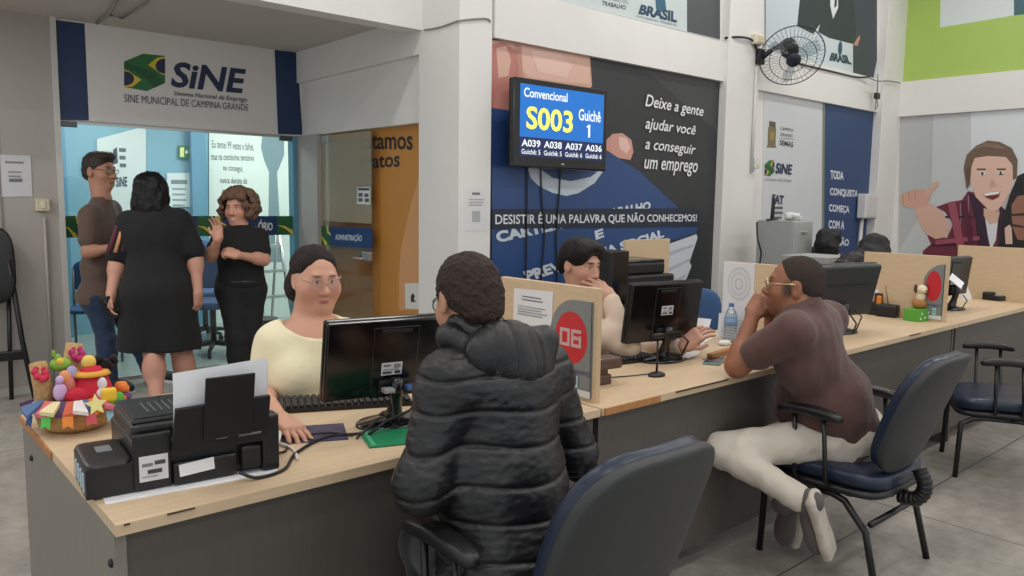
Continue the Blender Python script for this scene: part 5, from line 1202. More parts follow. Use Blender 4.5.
def shoe(J, q, toe, parent, o, m, sole=None, name='shoe', k=1.0, up=(0, 0, 1)):
    an = V3(J['an'+q]); toe = V3(toe); d = unit(toe-an); u = unit(V3(up)-d*np.dot(up, d)); x = np.cross(d, u); M = np.stack([x, d, u], 1)
    heel = an-u*.03*k
    L = np.linalg.norm(toe-an)
    P = [ell(heel+d*.0, (.040*k, .05*k, .05*k), M, .03), ell(an*.45+toe*.55+u*.0, (.044*k, L*.5, .034*k), M, .03), ell(toe-d*.04, (.044*k, .06*k, .03*k), M, .03), cap(an, an+u*.03, .042*k, .042*k, .02)]
    ob = sdf_mesh(name, P, .006, m, parent, o)
    if sole: 
        S_ = [rbx(an*.5+toe*.5-u*.042*k, (.030*k, L*.5+.015, .004), M, .014, .01), ell(toe-d*.045-u*.042*k, (.048*k, .06*k, .018), M, .02), ell(heel-u*.014*k, (.042*k, .055*k, .018), M, .02)]
        sdf_mesh('sole', S_, .006, sole, ob, (0, 0, 0) if False else o)
    return ob
def glasses(H, parent, o, m, rx=.026, rz=.019, lens=True, r=.0016, half=False):
    mb = MB()
    for q in (-1, 1):
        pts = [H.p(q*.033+rx*math.cos(a), .108-.012*abs(math.cos(a))*(1 if math.cos(a)*q > 0 else 0), .006+rz*math.sin(a)*(1.0 if math.sin(a) > 0 else 1)) for a in [2*PI*k/20 for k in range(20)]]
        mb.tube([Vector(p-V3(o)) for p in pts], r*H.k, closed=True, n=6)
        mb.tube([Vector(H.p(q*.059, .094, .014)-V3(o)), Vector(H.p(q*.078, .05, .015)-V3(o)), Vector(H.p(q*.083, -.005, .018)-V3(o)), Vector(H.p(q*.082, -.025, .0)-V3(o))], r*1.1*H.k, n=6)
    mb.tube([Vector(H.p(-.008, .112, .010)-V3(o)), Vector(H.p(0, .116, .013)-V3(o)), Vector(H.p(.008, .112, .010)-V3(o))], r*H.k, n=6)
    g = mb.build('glasses', m, parent)
    if lens:
        for q in (-1, 1):
            c = H.p(q*.033, .106, .006)
            pts = [Vector(H.p(q*.033+rx*.96*math.cos(a), .106, .006+rz*.96*math.sin(a))-V3(o)) for a in [2*PI*k/20 for k in range(20)]]
            MB().add(pts, [list(range(20))]).build('lens', MATS.get('lens_glass') or glassmat('lens_glass', (.93, .95, .97), .05), g)
    return g
SKIN = vmat('skin', .5, sss=.08)
def cloth(name, rgb, bump=.25, bscale=18, rough=.85, **k): return mat('cloth_'+name, rgb, rough, bump=bump, bscale=bscale, sheen=k.pop('sheen', .15), **k)
def wrinkle(a, s, seed=0.0, stretch=(1, 1, 1)):
    def f(v, n):
        w = v*np.array(stretch); return a*vnoise(w, s, seed)+a*.5*vnoise(w, s*2.3, seed+3)
    return f
def person(name_label, base, cat='person'): return thing('person', name_label, cat, tuple(base))
# ---------------------------------------------------------------- woman in the cream top behind the first desk
def cream_woman():
    J = dict(neck=(1.311, 2.634, 0.997), shR=(1.183, 2.655, 0.929), shL=(1.444, 2.601, 0.927), pelvis=(1.322, 2.689, 0.532), chest=(1.301, 2.621, 0.85),
             elR=(1.117, 2.66, 0.75), wrR=(0.97, 2.161, 0.792), elL=(1.529, 2.557, 0.675), wrL=(1.40, 2.43, .80))
    f = vd(.25, -.95)
    pel = V3(J['pelvis']); xr = unit(np.cross(f, ZV))
    J['hipL'] = pel-xr*.09+V3((0, 0, -.02)); J['hipR'] = pel+xr*.09+V3((0, 0, -.02))
    for q, s in (('L', -1), ('R', 1)):
        J['kn'+q] = J['hip'+q]+f*.40+xr*s*.02-ZV*.0; J['an'+q] = J['kn'+q]-f*.05; J['an'+q][2] = .09
    base = (pel[0], pel[1], 0)
    t = person('woman in cream short-sleeved top and cat-eye glasses seated behind the first monitor', base)
    H = Head((1.322, 2.621, 1.157), vd(.60, -.77, -.16), ZV, .925)
    tp, M = torso_prims(J, 1.0, belly=.02, bust=.02, wid=1.08)
    hd = V3((0.98, 2.069, 0.775))-V3(J['wrR'])
    hn = (0.1, .1, 1)
    hp = hand_prims(J['wrR'], hd, hn, -1, .30, k=.95)
    P = tp+arm_prims(J, 'R', .98)+arm_prims(J, 'L', .98)+leg_prims(J, 'L', 1.05)+leg_prims(J, 'R', 1.05)+H.prims(J['neck'], .064, jaw=1.30)+[H.e((0, .030, -.10), (.056, .045, .03), .04)]+[H.e((q*.050, .05, -.03), (.028, .03, .035), .03) for q in (-1, 1)]+hp+hand_prims(J['wrL'], f*1.0+V3((0, 0, -.1)), (0, 0, 1), 1, .25, k=.95)
    pt = H.paint(lips=(168, 98, 94), brow=(122, 88, 74), extra=[(198, 138, 116)])+nail_paint(J['wrR'], hd, hn, -1, .30, (178, 20, 40), .95)
    pt += [(H.p(.086, -.004, -.036), (.005, .006, .006), H.M, (236, 232, 226), .3)]
    sdf_mesh('body', P, .0042, SKIN, t, base, (204, 154, 130), pt)
    sl = [cap(J['sh'+q], mixp(J['sh'+q], J['el'+q], .70), .068, .064, .03) for q in 'LR']
    sh = grow(tp, .016)+sl
    nk = V3(J['neck'])
    sdf_mesh('top', sh+[ell(nk+f*.045+V3((0, 0, .022)), (.100, .12, .088), None, .012, True)], .006, cloth('cream_knit', (236, 226, 190), .2, 40), t, base, disp=wrinkle(.006, 9, 2.0, (1, 1, .7)), clip=[((0, 0, pel[2]-.06), (0, 0, 1))])
    sdf_mesh('trousers', grow([p for k in 'LR' for p in leg_prims(J, k, 1.05)]+[tp[0]], .012), .009, cloth('navy_trousers', (34, 38, 52)), t, base)
    for q in 'LR': shoe(J, q, V3(J['an'+q])+f*.15+V3((0, 0, -.05)), t, base, mat('shoe_black', (26, 26, 28), .5))
    hr = [H.e((0, -.022, .042), (.089, .103, .092)), H.e((0, -.075, -.02), (.080, .050, .06), .03), H.e((0, -.085, -.075), (.070, .05, .05), .03), H.e((-.06, -.05, -.05), (.035, .05, .05), .03), H.e((.06, -.05, -.05), (.035, .05, .05), .03)]
    hr += [H.e((0, .092, -.004), (.080, .080, .094), .02, True), H.e((.085, .01, -.02), (.03, .026, .05), .012, True), H.e((-.085, .01, -.02), (.03, .026, .05), .012, True)]
    sdf_mesh('hair', hr, .0045, mat('hair_dark_brown', (34, 22, 21), .5, spec=.25, bump=1.0, bscale=170, stretch=(1, 1, .22)), t, base, disp=lambda v, n: .003*vnoise(v*np.array([1, 1, .4]), 48)+.0015*vnoise(v, 120))
    g = glasses(H, t, base, mat('frame_pinkish', (176, 150, 146), .3), .029, .019, r=.0014)
    for q in (-1, 1): MB().tube([Vector(H.p(q*.052, .104, .022)-V3(base)), Vector(H.p(q*.066, .094, .032)-V3(base))], .0018, n=6).build('wing_tip', MATS['frame_pinkish'], g)
    c = swivel((pel[0]-f[0]*.02, pel[1]-f[1]*.02, 0), math.atan2(f[1], f[0])-PI/2, 'blue office chair under the woman in cream top', BLUEF, .42)
cream_woman()
# ---------------------------------------------------------------- man in the black padded jacket, from behind
def jacket_man():
    J = dict(neck=(1.206, 1.53, 1.126), shL=(1.081, 1.477, 1.019), shR=(1.424, 1.495, 1), pelvis=(1.209, 1.39, 0.552), chest=(1.248, 1.482, 0.953),
             elL=(0.989, 1.443, 0.794), elR=(1.516, 1.473, 0.759), wrL=(1.20, 1.66, .81), wrR=(1.37, 1.66, .81))
    f = unit(V3((-.05, 1, 0))); pel = V3(J['pelvis']); xr = unit(np.cross(f, ZV))
    J['hipL'] = pel-xr*.09; J['hipR'] = pel+xr*.09
    for q, s in (('L', -1), ('R', 1)):
        J['kn'+q] = J['hip'+q]+f*.33+xr*(s*.03+.12)-ZV*.05; J['an'+q] = J['kn'+q]-f*.12; J['an'+q][2] = .09
    base = (pel[0], pel[1], 0)
    t = person('man in black padded hooded jacket seen from behind at the first desk', base)
    H = Head((1.21, 1.564, 1.196), vd(-.48, .82, -.30), ZV, .93)
    tp, M = torso_prims(J, 1.0)
    P = tp+arm_prims(J, 'R')+arm_prims(J, 'L')+leg_prims(J, 'L')+leg_prims(J, 'R')+H.prims(J['neck'], .054)+hand_prims(J['wrL'], (.25, 1, -.1), (0, 0, 1), 1, .4)+hand_prims(J['wrR'], (-.25, 1, -.1), (0, 0, 1), -1, .4)
    sdf_mesh('body', P, .005, SKIN, t, base, (186, 138, 112), H.paint(lips=(150, 90, 80)))
    # jacket: torso, sleeves, collar and hood
    arms = []
    for q in 'LR': arms += [cap(J['sh'+q], J['el'+q], .064, .060, .045), cap(J['el'+q], mixp(J['el'+q], J['wr'+q], .93), .060, .046, .04)]
    nk = V3(J['neck']); ch = V3(J['chest']); x = unit(V3(J['shR'])-V3(J['shL'])); up = unit(nk-pel); bk = -np.cross(up, x)
    hx = (V3((1.265, 1.405, 1.082))); hM = np.stack([x, -bk, up], 1)
    hx = V3((1.224, 1.429, 1.085))
    jk = grow(tp, .016)+arms+[ell(mixp(pel, ch, .5), (.17, .135, .2), M, .06), ell(pel+up*.02, (.18, .145, .12), M, .05)]
    hood = [cap((1.13, 1.528, 1.118), (1.38, 1.467, 1.096), .034, .034, .03), ell(hx, (.118, .052, .078), hM, .03), ell((1.266, 1.412, 1.035), (.070, .050, .060), hM, .03), cap((1.122, 1.509, 1.117), (1.205, 1.425, 1.036), .030, .036, .03), cap((1.374, 1.445, 1.089), (1.339, 1.425, 1.018), .034, .036, .03)]
    def puff(v, n):
        zz = v[:, 2]+.018*vnoise(v, 5)+.05*(v @ x)*.0
        ph = (zz-.62)/.083
        d = np.abs(ph-np.round(ph))                                # 0 at the seam
        seam = np.exp(-(d/.065)**2)
        side = np.abs(n[:, 2]) < .8
        w = vnoise(v*np.array([1, 1, 1.7]), 15, 4.)*.0030+vnoise(v*np.array([1, 1, 2.4]), 38, 9.)*.0020
        return np.where(side, -.0065*seam+.002*np.sin(np.clip(d, 0, .5)*PI), 0)+w
    JM = mat('jacket_nylon', (22, 22, 24), .42, bump=.2, bscale=70, spec=.5)
    j = sdf_mesh('jacket', jk, .0048, JM, t, base, disp=puff, clip=[((0, 0, pel[2]-.03), (0, 0, 1))])
    sdf_mesh('hood', hood, .0048, JM, j, (base[0]*1, base[1], base[2]), disp=lambda v, n: .006*vnoise(v*np.array([1, 1, .8]), 15, 2.)-.006*np.exp(-((v-hx) @ x/.007)**2)-.005*np.exp(-((np.abs((v-hx) @ x)-.058)/.006)**2))
    sdf_mesh('trousers', grow([p for k in 'LR' for p in leg_prims(J, k)]+[tp[0]], .012), .009, cloth('black_trousers', (26, 26, 30)), t, base)
    for q in 'LR': shoe(J, q, V3(J['an'+q])+f*.16+V3((0, 0, -.05)), t, base, MATS['shoe_black'])
    hr = [H.e((0, -.020, .040), (.086, .102, .092)), H.e((0, -.07, -.012), (.072, .050, .055), .03), H.e((0, -.085, -.045), (.055, .03, .04), .02), H.e((0, .10, -.03), (.085, .075, .10), .02, True)]
    hr += [H.e((q*.088, .004, -.03), (.022, .03, .05), .01, True) for q in (-1, 1)]
    sdf_mesh('hair', hr, .0042, mat('hair_brown', (52, 41, 36), .6, spec=.2, bump=.7, bscale=110), t, base, disp=lambda v, n: .0035*vnoise(v, 38)+.0035*vnoise(v, 90, 2))
    glasses(H, t, base, mat('frame_black', (20, 20, 22), .3), .027, .020)
jacket_man()
# ---------------------------------------------------------------- young man in beige behind the second desk
def beige_man():
    J = dict(neck=(2.697, 2.571, 0.975), shR=(2.552, 2.473, 0.903), shL=(2.878, 2.591, 0.909), pelvis=(2.744, 2.597, 0.43), chest=(2.715, 2.528, 0.785),
             elR=(2.655, 2.264, 0.811), wrR=(2.647, 2.366, 1.005), elL=(2.95, 2.395, 0.729), wrL=(2.868, 2.105, 0.811))
    f = vd(.8, -.55); pel = V3(J['pelvis']); xr = unit(np.cross(f, ZV))
    J['hipL'] = pel-xr*.09; J['hipR'] = pel+xr*.09
    for q, s in (('L', -1), ('R', 1)):
        J['kn'+q] = J['hip'+q]+f*.38+xr*s*.05; J['an'+q] = J['kn'+q]-f*.05; J['an'+q][2] = .09
    base = (pel[0], pel[1], 0)
    t = person('young man in beige sweater holding one hand over his mouth behind the second desk', base)
    H = Head((2.665, 2.572, 1.154), vd(.70, -.68, -.20), ZV, .96)
    tp, M = torso_prims(J)
    mouth = H.p(.0, .10, -.07)
    J['wrR'] = tuple(mouth+RV*.075-ZV*.050-FV*.055); hd = vd(-.85, .02, .42); hn = vd(.45, -.85, .25)
    hl = V3((2.909, 2.052, 0.874))-V3(J['wrL'])
    P = tp+arm_prims(J, 'R')+arm_prims(J, 'L')+leg_prims(J, 'L')+leg_prims(J, 'R')+H.prims(J['neck'], .055)+hand_prims(J['wrR'], hd, hn, 1, .38, thumb=.5)+hand_prims(J['wrL'], hl, vd(-.2, -.6, .7), 1, .4)
    sdf_mesh('body', P, .0048, SKIN, t, base, (196, 150, 128), H.paint(lips=(160, 100, 92), brow=(26, 20, 20), extra=[(186, 132, 112)]))
    sl = [p for q in 'LR' for p in (cap(J['sh'+q], J['el'+q], .066, .058, .03), cap(J['el'+q], mixp(J['el'+q], J['wr'+q], .9), .058, .040, .03))]
    sdf_mesh('sweater', grow(tp, .018)+sl+[ell(V3(J['neck'])+V3((0, 0, .04)), (.075, .075, .05), None, .012, True)], .0065, cloth('beige_knit', (206, 186, 166), .25, 30), t, base, disp=wrinkle(.007, 10, 7.), clip=[((0, 0, pel[2]-.05), (0, 0, 1))])
    sdf_mesh('trousers', grow([p for k in 'LR' for p in leg_prims(J, k)]+[tp[0]], .012), .010, MATS['cloth_navy_trousers'], t, base)
    for q in 'LR': shoe(J, q, V3(J['an'+q])+f*.15+V3((0, 0, -.05)), t, base, MATS['shoe_black'])
    hr = [H.e((0, -.022, .046), (.090, .102, .092)), H.e((0, -.07, -.01), (.078, .05, .06), .03), H.e((0, .045, .105), (.075, .055, .03), .03), H.e((-.055, .05, .075), (.04, .04, .035), .03), H.e((.06, .045, .07), (.035, .045, .045), .03)]
    hr += [H.e((0, .10, -.02), (.078, .06, .082), .02, True)]+[H.e((q*.09, .02, -.035), (.025, .04, .04), .012, True) for q in (-1, 1)]
    sdf_mesh('hair', hr, .0048, mat('hair_black', (20, 17, 18), .5, spec=.25, bump=.6, bscale=90, stretch=(1, 1, .5)), t, base, disp=lambda v, n: .004*vnoise(v*np.array([1, 1, .5]), 30)+.002*vnoise(v, 70))
    swivel((pel[0]-f[0]*.03, pel[1]-f[1]*.03, 0), math.atan2(f[1], f[0])-PI/2, 'blue office chair under the young man in beige sweater', BLUEF, .42)
beige_man()
# ---------------------------------------------------------------- man in maroon polo leaning on the long desk
def maroon_man():
    J = dict(neck=(2.911, 1.568, 1.046), shL=(2.746, 1.515, 0.976), shR=(3.14, 1.573, 0.981), pelvis=(3.14, 1.46, 0.489), chest=(2.941, 1.557, 0.869),
             elL=(2.714, 1.73, 0.803), wrL=(2.829, 1.74, 1.004), elR=(3.126, 1.815, 0.735), wrR=(2.994, 1.756, 0.997),
             hipL=(3.032, 1.451, 0.512), hipR=(3.285, 1.469, 0.494), knL=(2.639, 1.733, 0.469), knR=(2.993, 1.854, 0.389), anL=(2.735, 1.43, 0.33), anR=(2.856, 1.552, 0.25))
    pel = V3(J['pelvis']); base = (pel[0], pel[1], 0)
    t = person('man in maroon polo and pale trousers leaning on the long desk with clasped hands', base)
    H = Head((2.908, 1.609, 1.123), vd(-.92, .38, .03), ZV, 1.0)
    tp, M = torso_prims(J, 1.02, belly=.055, wid=1.05)
    hd = V3((2.91, 1.734, 1.078))-V3(J['wrL'])
    P = tp+arm_prims(J, 'L', 1.05)+arm_prims(J, 'R', 1.05)+leg_prims(J, 'L', .95)+leg_prims(J, 'R', .95)+H.prims(J['neck'], .060)
    P += hand_prims(J['wrL'], hd+ZV*.01, vd(-.5, -.8, .2), 1, .75, thumb=.3)+hand_prims(J['wrR'], V3((2.92, 1.777, 1.068))-V3(J['wrR']), vd(-.4, .7, .4), -1, .85, thumb=.2)
    sk = (150, 100, 76)
    pt = [(H.p(0, -.075, -.01), (.075, .045, .055), H.M, (72, 58, 50), .25)]
    pt += [(H.p(q*.07, .02, -.005), (.02, .022, .03), H.M, (90, 66, 54), .4) for q in (-1, 1)]
    pt += [(H.p(0, .06, -.085), (.05, .05, .03), H.M, (112, 78, 62), .5)]+H.paint(lips=(132, 76, 66), brow=(44, 34, 30))
    sdf_mesh('body', P, .0045, SKIN, t, base, sk, pt)
    sdf_mesh('hair', [H.e((0, -.018, .040), (.0785, .0985, .088)), H.e((0, -.07, -.01), (.064, .042, .05), .03), H.e((0, .088, -.01), (.095, .092, .108), .012, True), H.e((.085, .0, -.02), (.03, .035, .04), .01, True), H.e((-.085, .0, -.02), (.03, .035, .04), .01, True)], .0045, mat('hair_cropped', (66, 57, 52), .9, spec=.1, bump=.6, bscale=260), t, base, disp=lambda v, n: .0012*vnoise(v, 120))
    sl = [cap(J['sh'+q], mixp(J['sh'+q], J['el'+q], .62), .070, .068, .03) for q in 'LR']
    nk = V3(J['neck'])
    up = unit(nk-pel)
    polo = sdf_mesh('polo_shirt', grow(tp, .017)+sl+[ell(nk+up*.065+vd(-.6, .3)*.02, (.07, .07, .05), None, .012, True)], .0055, cloth('maroon_jersey', (88, 62, 57), .2, 30), t, base, disp=wrinkle(.0085, 8, 3.3, (1.3, 1.3, .8)), clip=[(tuple(pel-up*.02), tuple(up))])
    MB().tube([Vector(nk+up*.012+(M[:, 0]*math.cos(a)*.066+M[:, 1]*math.sin(a)*.066)-V3(base)+up*.012*math.sin(a)*-1) for a in [2*PI*k/24 for k in range(24)]], .011, closed=True).build('collar', MATS['cloth_maroon_jersey'], polo)
    lg = [p for k in 'LR' for p in (cap(J['hip'+k], J['kn'+k], (.096), .068, .05), cap(J['kn'+k], mixp(J['kn'+k], J['an'+k], .93), .066, .052, .03))]
    sdf_mesh('trousers', lg+grow([tp[0]], .014), .006, cloth('stone_twill', (204, 194, 180), .2, 26), t, base, disp=wrinkle(.008, 11, 5.5))
    # belt loop tag of light lining showing under the polo
    for q, toe in (('L', (2.841, 1.412, 0.114)), ('R', (2.9, 1.593, 0.066))):
        a = V3(J['an'+q]); sock = sdf_mesh('sock', [cap(mixp(J['kn'+q], J['an'+q], .86), a, .044, .042, .01)], .006, mat('sock_black', (20, 20, 22), .9), t, base)
        shoe(J, q, toe, t, base, cloth('shoe_grey', (92, 84, 80), .3, 120), mat('sole_pale', (196, 186, 172), .7, var=.1, vscale=30), up=(vd(-.8, .5, .25) if q == 'L' else vd(-.6, -.4, .7)))
    glasses(H, t, base, mat('frame_gold', (206, 190, 150), .25, .6), .026, .020, r=.0022)
maroon_man()
# ---------------------------------------------------------------- standing man in brown tee
def tee_man():
    D_ = 5.88
    J = dict(neck=(1.537, 6.476, 1.425), shR=(1.427, 6.368, 1.315), shL=(1.627, 6.6, 1.349), pelvis=(1.49, 6.434, 0.683), chest=(1.51, 6.463, 1.178),
             elR=(1.384, 6.286, 1.042), wrR=(1.529, 6.112, 1.084), elL=(1.667, 6.645, 0.989), wrL=(1.734, 6.372, 1.072),
             hipR=(1.457, 6.353, 0.663), hipL=(1.567, 6.47, 0.658), knR=(1.479, 6.293, 0.383), knL=(1.729, 6.446, 0.366), anR=(1.478, 6.253, 0.109), anL=(1.806, 6.39, 0.079))
    pel = V3(J['pelvis']); base = (pel[0], pel[1], 0); f = vd(.9, -.2)
    J['anR'] = (J['anR'][0], J['anR'][1], .085); J['anL'] = (J['anL'][0], J['anL'][1], .085)
    t = person('man in brown tee and jeans standing in profile by the glass front', base)
    H = Head((1.541, 6.515, 1.627), vd(.92, -.22, -.02), ZV, 1.12)
    tp, M = torso_prims(J)
    P = tp+arm_prims(J, 'R')+arm_prims(J, 'L')+leg_prims(J, 'L', .92)+leg_prims(J, 'R', .92)+H.prims(J['neck'], .056)+hand_prims(J['wrR'], vd(.9, .0, -.1), vd(0, -.9, .3), -1, .5)+hand_prims(J['wrL'], vd(.5, -.5, .1), vd(.4, .3, .8), 1, .5)
    sdf_mesh('body', P, .006, SKIN, t, base, (186, 136, 112), H.paint())
    sl = [cap(J['sh'+q], mixp(J['sh'+q], J['el'+q], .68), .070, .072, .03) for q in 'LR']
    up = unit(V3(J['neck'])-pel)
    sdf_mesh('tee_shirt', grow(tp, .018)+sl+[ell(pel+ZV*.02, (.16, .16, .12), None, .05), ell(V3(J['neck'])+ZV*.05, (.08, .08, .05), None, .01, True)], .008, cloth('brown_jersey', (98, 80, 70), .2, 25), t, base, disp=wrinkle(.007, 8, 1.), clip=[((0, 0, pel[2]-.03), (0, 0, 1))])
    lg = grow([p for k in 'LR' for p in leg_prims(J, k, .92)], .012)+[cap(J['kn'+k], J['an'+k], .060, .058, .03) for k in 'LR']
    sdf_mesh('jeans', lg+grow([tp[0]], .012), .008, cloth('blue_denim', (36, 54, 82), .2, 60), t, base, disp=wrinkle(.006, 14, 2.), clip=[((0, 0, pel[2]+.04), (0, 0, -1))])
    for q in 'LR': shoe(J, q, V3(J['an'+q])+vd(.95, -.25 if q == 'R' else 0)*.19+V3((0, 0, -.045)), t, base, mat('shoe_navy', (26, 32, 44), .6), mat('sole_white', (206, 206, 204), .6))
    hr = [H.e((0, -.02, .046), (.084, .102, .092)), H.e((0, .05, .105), (.07, .055, .035), .03), H.e((0, -.07, -.01), (.07, .045, .055), .03), H.e((0, .10, -.02), (.09, .065, .085), .015, True)]+[H.e((q*.09, .01, -.03), (.03, .035, .045), .01, True) for q in (-1, 1)]
    sdf_mesh('hair', hr, .006, mat('hair_brown_dark', (52, 38, 32), .6, bump=.6, bscale=90), t, base, disp=lambda v, n: .005*vnoise(v, 35))
    glasses(H, t, base, MATS['frame_black'], .026, .018)
    MB().tube([Vector(V3(J['wrR'])-V3(base)+M @ np.array([0, .03*math.cos(a), .03*math.sin(a)])) for a in [2*PI*k/16 for k in range(16)]], .008, closed=True).build('watch', BLACKP, t)
tee_man()
# ---------------------------------------------------------------- woman in black dress from behind
def dress_woman():
    J = dict(neck=(1.615, 5.467, 1.38), shL=(1.468, 5.554, 1.28), shR=(1.753, 5.388, 1.296), pelvis=(1.594, 5.4, 0.802), chest=(1.603, 5.449, 1.19),
             elL=(1.392, 5.555, 1.018), wrL=(1.322, 5.453, 0.821), elR=(1.815, 5.323, 1.044), wrR=(1.795, 5.228, 0.825),
             hipL=(1.53, 5.423, 0.757), hipR=(1.67, 5.382, 0.765), knL=(1.545, 5.362, 0.43), knR=(1.716, 5.359, 0.424), anL=(1.496, 5.172, 0.12), anR=(1.777, 5.32, 0.071))
    J['anL'] = (J['anL'][0], J['anL'][1], .09); J['anR'] = (J['anR'][0], J['anR'][1], .09)
    pel = V3(J['pelvis']); base = (pel[0], pel[1], 0); f = vd(.12, .98)
    t = person('woman in black knee-length dress seen from behind with black wavy hair', base)
    H = Head((1.614, 5.496, 1.479), vd(.3, .93, 0), ZV, 1.0)
    tp, M = torso_prims(J, 1.05, hipw=1.1, wid=1.12)
    P = tp+arm_prims(J, 'L', 1.12)+arm_prims(J, 'R', 1.12)+leg_prims(J, 'L', 1.1)+leg_prims(J, 'R', 1.1)+H.prims(J['neck'], .055)+hand_prims(J['wrL'], (0, 0, -1), vd(-.9, -.2), -1, .5)+hand_prims(J['wrR'], (0.02, 0.05, -1), vd(.9, -.2), -1, .45)
    for q in 'LR': 
        a = V3(J['an'+q]); P += [ell(mixp(J['kn'+q], J['an'+q], .28)-f*.02, (.06, .062, .11), None, .04), ell(a+f*.09-ZV*.05, (.042, .11, .032), frame(f, ZV), .03)]
    sdf_mesh('body', P, .006, SKIN, t, base, (192, 142, 122))
    dr = grow(tp, .020)+[cap(J['sh'+q], mixp(J['sh'+q], J['el'+q], .80), .072, .080, .03) for q in 'LR']
    hem = pel+V3((0, 0, -.34))
    x = M[:, 0]
    dr += [cap(pel-x*.07, hem-x*.10-M[:, 1]*.0, .160, .165, .08), cap(pel+x*.07, hem+x*.10, .160, .165, .08), ell(V3(J['neck'])+ZV*.04, (.075, .075, .05), None, .01, True)]
    sdf_mesh('dress', dr, .0075, cloth('black_crepe', (13, 13, 15), .15, 25, sheen=.05), t, base, disp=wrinkle(.006, 7, 6., (1.3, 1.3, .5)), clip=[((0, 0, hem[2]-.02), (0, 0, 1))])
    a = mixp(J['shL'], J['elL'], .45); d = unit(V3(J['elL'])-V3(J['shL']))
    for k, rgb in enumerate(((96, 36, 52), (206, 150, 104), (70, 34, 60))):
        o_ = M[:, 0]*(-.035+.034*k)*1.0-M[:, 1]*(.066-.006*abs(k-1))
        MB().tube([Vector(mixp(J['shL'], J['elL'], .12)+o_*1.12-V3(base)), Vector(mixp(J['shL'], J['elL'], .78)+o_*1.22-V3(base))], .012, n=8).build('sleeve_stripe', cloth('stripe_%d' % k, rgb), t)
    hr = [H.e((0, -.02, .035), (.098, .112, .10)), H.e((0, -.05, -.05), (.108, .085, .09), .04), H.e((0, -.06, -.11), (.11, .07, .06), .04), H.e((.075, .0, -.04), (.035, .06, .08), .03), H.e((-.075, .0, -.04), (.035, .06, .08), .03), H.e((.06, -.04, -.12), (.05, .05, .045), .03), H.e((-.06, -.04, -.12), (.05, .05, .045), .03), H.e((0, .10, -.03), (.07, .06, .10), .02, True)]
    sdf_mesh('hair', hr, .006, mat('hair_black_wavy', (13, 12, 14), .45, spec=.3, bump=.4, bscale=60, stretch=(1, 1, .4)), t, base, disp=lambda v, n: .010*vnoise(v*np.array([1, 1, .6]), 24)+.003*vnoise(v, 60))
    for q in 'LR': shoe(J, q, V3(J['an'+q])+f*.17+V3((0, 0, -.055)), t, base, mat('shoe_nude', (120, 84, 70), .5), MATS['shoe_black'], k=.9)
    c = V3(J['wrL'])+V3((0, 0, -.085))
    ph = thing('mobile_phone', 'black phone in the left hand of the woman in black dress', 'phone', tuple(c-FV*.025), 0)
    MB().box((0, 0, 0), (.075, .012, .15), bev=.005).build('phone_case', BLACKG, ph); MB().box((0, -.0065, .05), (.02, .002, .03), bev=.001).build('camera_bump', DKGREY, ph); ph.rotation_euler = (R(15), R(-20), R(-41))
dress_woman()
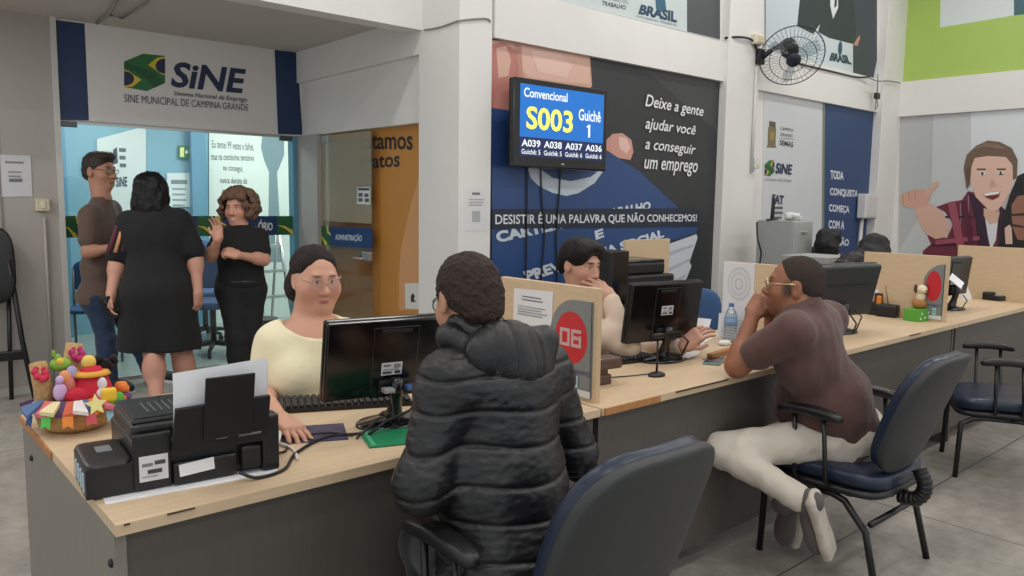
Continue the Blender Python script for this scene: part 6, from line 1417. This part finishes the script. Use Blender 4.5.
# ---------------------------------------------------------------- smiling woman with curly hair
def curly_woman():
    J = dict(neck=(2.186, 5.47, 1.242), shR=(2.058, 5.478, 1.173), shL=(2.304, 5.424, 1.171), pelvis=(2.168, 5.435, 0.809), chest=(2.177, 5.441, 1.08),
             elR=(1.948, 5.395, 1.048), wrR=(1.932, 5.214, 1.173), elL=(2.279, 5.289, 1.015), wrL=(2.065, 5.215, 1.062),
             hipR=(2.097, 5.44, 0.785), hipL=(2.241, 5.42, 0.777), knR=(2.073, 5.309, 0.475), knL=(2.191, 5.335, 0.445), anR=(2.081, 5.279, 0.145), anL=(2.23, 5.359, 0.115))
    J['anL'] = (J['anL'][0], J['anL'][1], .085); J['anR'] = (J['anR'][0], J['anR'][1], .085)
    pel = V3(J['pelvis']); base = (pel[0], pel[1], 0); f = vd(-.25, -.95)
    t = person('smiling woman with curly light-brown hair in black tee and trousers', base)
    H = Head((2.179, 5.482, 1.369), vd(-.12, -.97, -.06), ZV, .98)
    tp, M = torso_prims(J, .94, bust=.012)
    P = tp+arm_prims(J, 'R', .92)+arm_prims(J, 'L', .92)+leg_prims(J, 'L', .95)+leg_prims(J, 'R', .95)+H.prims(J['neck'], .05, smile=1)+hand_prims(J['wrR'], vd(-.05, .1, 1), vd(.35, .9, .1), 1, .3, spread=.25, k=.95)+hand_prims(J['wrL'], vd(-.9, -.2, .25), vd(.1, -.7, .7), 1, .9, k=.95)
    sdf_mesh('body', P, .005, SKIN, t, base, (204, 152, 128), H.paint(lips=(186, 96, 92), smile=1, extra=[(210, 140, 118)]))
    sl = [cap(J['sh'+q], mixp(J['sh'+q], J['el'+q], .62), .062, .060, .03) for q in 'LR']
    sdf_mesh('tee_shirt', grow(tp, .014)+sl+[ell(V3(J['neck'])+ZV*.05+f*.01, (.075, .08, .05), None, .01, True)], .007, cloth('black_jersey', (14, 14, 16), .2, 25, sheen=.05), t, base, disp=wrinkle(.005, 10, 4.), clip=[((0, 0, pel[2]+.02), (0, 0, 1))])
    lg = grow([p for k in 'LR' for p in leg_prims(J, k, .95)], .012)+[cap(J['kn'+k], J['an'+k], .056, .050, .03) for k in 'LR']
    sdf_mesh('trousers', lg+grow([tp[0]], .010), .007, cloth('black_denim', (18, 18, 21), .2, 40, sheen=.05), t, base, disp=wrinkle(.004, 14, 1.), clip=[((0, 0, pel[2]+.05), (0, 0, -1))])
    MB().tube([Vector(pel+ZV*.045+(M[:, 0]*math.cos(a)*.158+M[:, 1]*math.sin(a)*.128)-V3(base)) for a in [2*PI*k/28 for k in range(28)]], .011, closed=True).build('belt', mat('belt_black', (38, 38, 40), .35), t)
    for q in 'LR': shoe(J, q, V3(J['an'+q])+f*.17+V3((0, 0, -.045)), t, base, MATS['shoe_black'], k=.92)
    rnd = random.Random(5); hr = [H.e((0, -.03, .035), (.09, .09, .095))]
    for k in range(170):
        a = rnd.uniform(0, 2*PI); b = rnd.uniform(-.75, 1.5)
        r = .132; p = (r*1.02*math.cos(b)*math.cos(a), -.025+r*.95*math.cos(b)*math.sin(a), .02+r*.95*math.sin(b))
        if p[1] > .03 and p[2] < .075 and abs(p[0]) < .085: continue
        hr.append(H.e(p, [rnd.uniform(.016, .028)]*3, .012))
    hr.append(H.e((0, .10, -.02), (.074, .09, .092), .015, True))
    sdf_mesh('hair', hr, .005, mat('hair_curly', (112, 84, 66), .7, bump=.8, bscale=130, var=.25, vscale=40), t, base, disp=lambda v, n: .008*vnoise(v, 60)+.005*vnoise(v, 110))
    c = pel+ZV*-.0+M[:, 0]*(-.155 if np.dot(M[:, 0], RV) < 0 else .155)
    tg = MB().box((0, 0, -.03), (.05, .012, .08), bev=.003).build('hip_badge', mat('badge_white', (196, 200, 204), .4), t); tg.location = tuple(c-V3(base)-FV*.04)
curly_woman()
# ================================================================ light and camera
def tube_light(x, y, z=4.42, L=1.5, along='X', power=40, parent=None, lab=''):
    t = thing('ceiling_light', lab, 'ceiling light', (x, y, z))
    d = (L, .2, .07) if along == 'X' else (.2, L, .07)
    MB().box((0, 0, .05), d, bev=.01).build('fitting', mat('fitting_white', (220, 220, 220), .5), t)
    la = bpy.data.lights.new('lamp', 'AREA'); la.shape = 'RECTANGLE'; la.size = d[0]*.95; la.size_y = d[1]*.9; la.energy = power; la.color = (1, .98, .95)
    o = bpy.data.objects.new('lamp', la); C.objects.link(o); o.parent = t; o.location = (0, 0, -.01)
    return t
k = 0
for y in (-1.6, .8, 3.2):
    for x in (-.5, 2.3, 5.1, 7.9):
        k += 1
        tag(tube_light(x, y, power=LP_HALL, lab='long white tube light on the high hall ceiling'), group='tube lights on the hall ceiling')
for x in (2.0, 3.6, 5.0):
    tag(tube_light(x, 7.9, 2.66, 1.2, 'Y', LP_OFF, lab='white tube light on the office ceiling behind the glass'), group='tube lights in the office')
for x in (-.3, -1.6):  # fittings added out of view to brighten the recess and its people
    tag(tube_light(x, 5.5, 2.68, 1.3, 'Y', LP_REC_FILL, lab='added unseen tube light brightening the recess under the low ceiling'), group='added fill lights under the low ceiling')
w = bpy.data.worlds.new('World'); bpy.context.scene.world = w; w.use_nodes = True
w.node_tree.nodes['Background'].inputs['Color'].default_value = (.93, .97, 1, 1); w.node_tree.nodes['Background'].inputs['Strength'].default_value = WORLD
cam = bpy.data.cameras.new('camera'); co = bpy.data.objects.new('camera', cam); C.objects.link(co)
cam.sensor_width = 36; cam.lens = 779.15/1024*36; cam.clip_start = .05
M3 = Matrix(((0.755175, 0.062056, -0.652579), (-0.655378, 0.092438, -0.749623), (0.013804, 0.993783, 0.110477)))
co.matrix_world = Matrix.Translation((0, 0, 1.45)) @ M3.to_4x4()
sc = bpy.context.scene; sc.camera = co
sc.view_settings.view_transform = 'Standard'; sc.view_settings.look = 'None'; sc.view_settings.gamma = 1; sc.view_settings.exposure = EXPO
sc.view_settings.use_curve_mapping = False
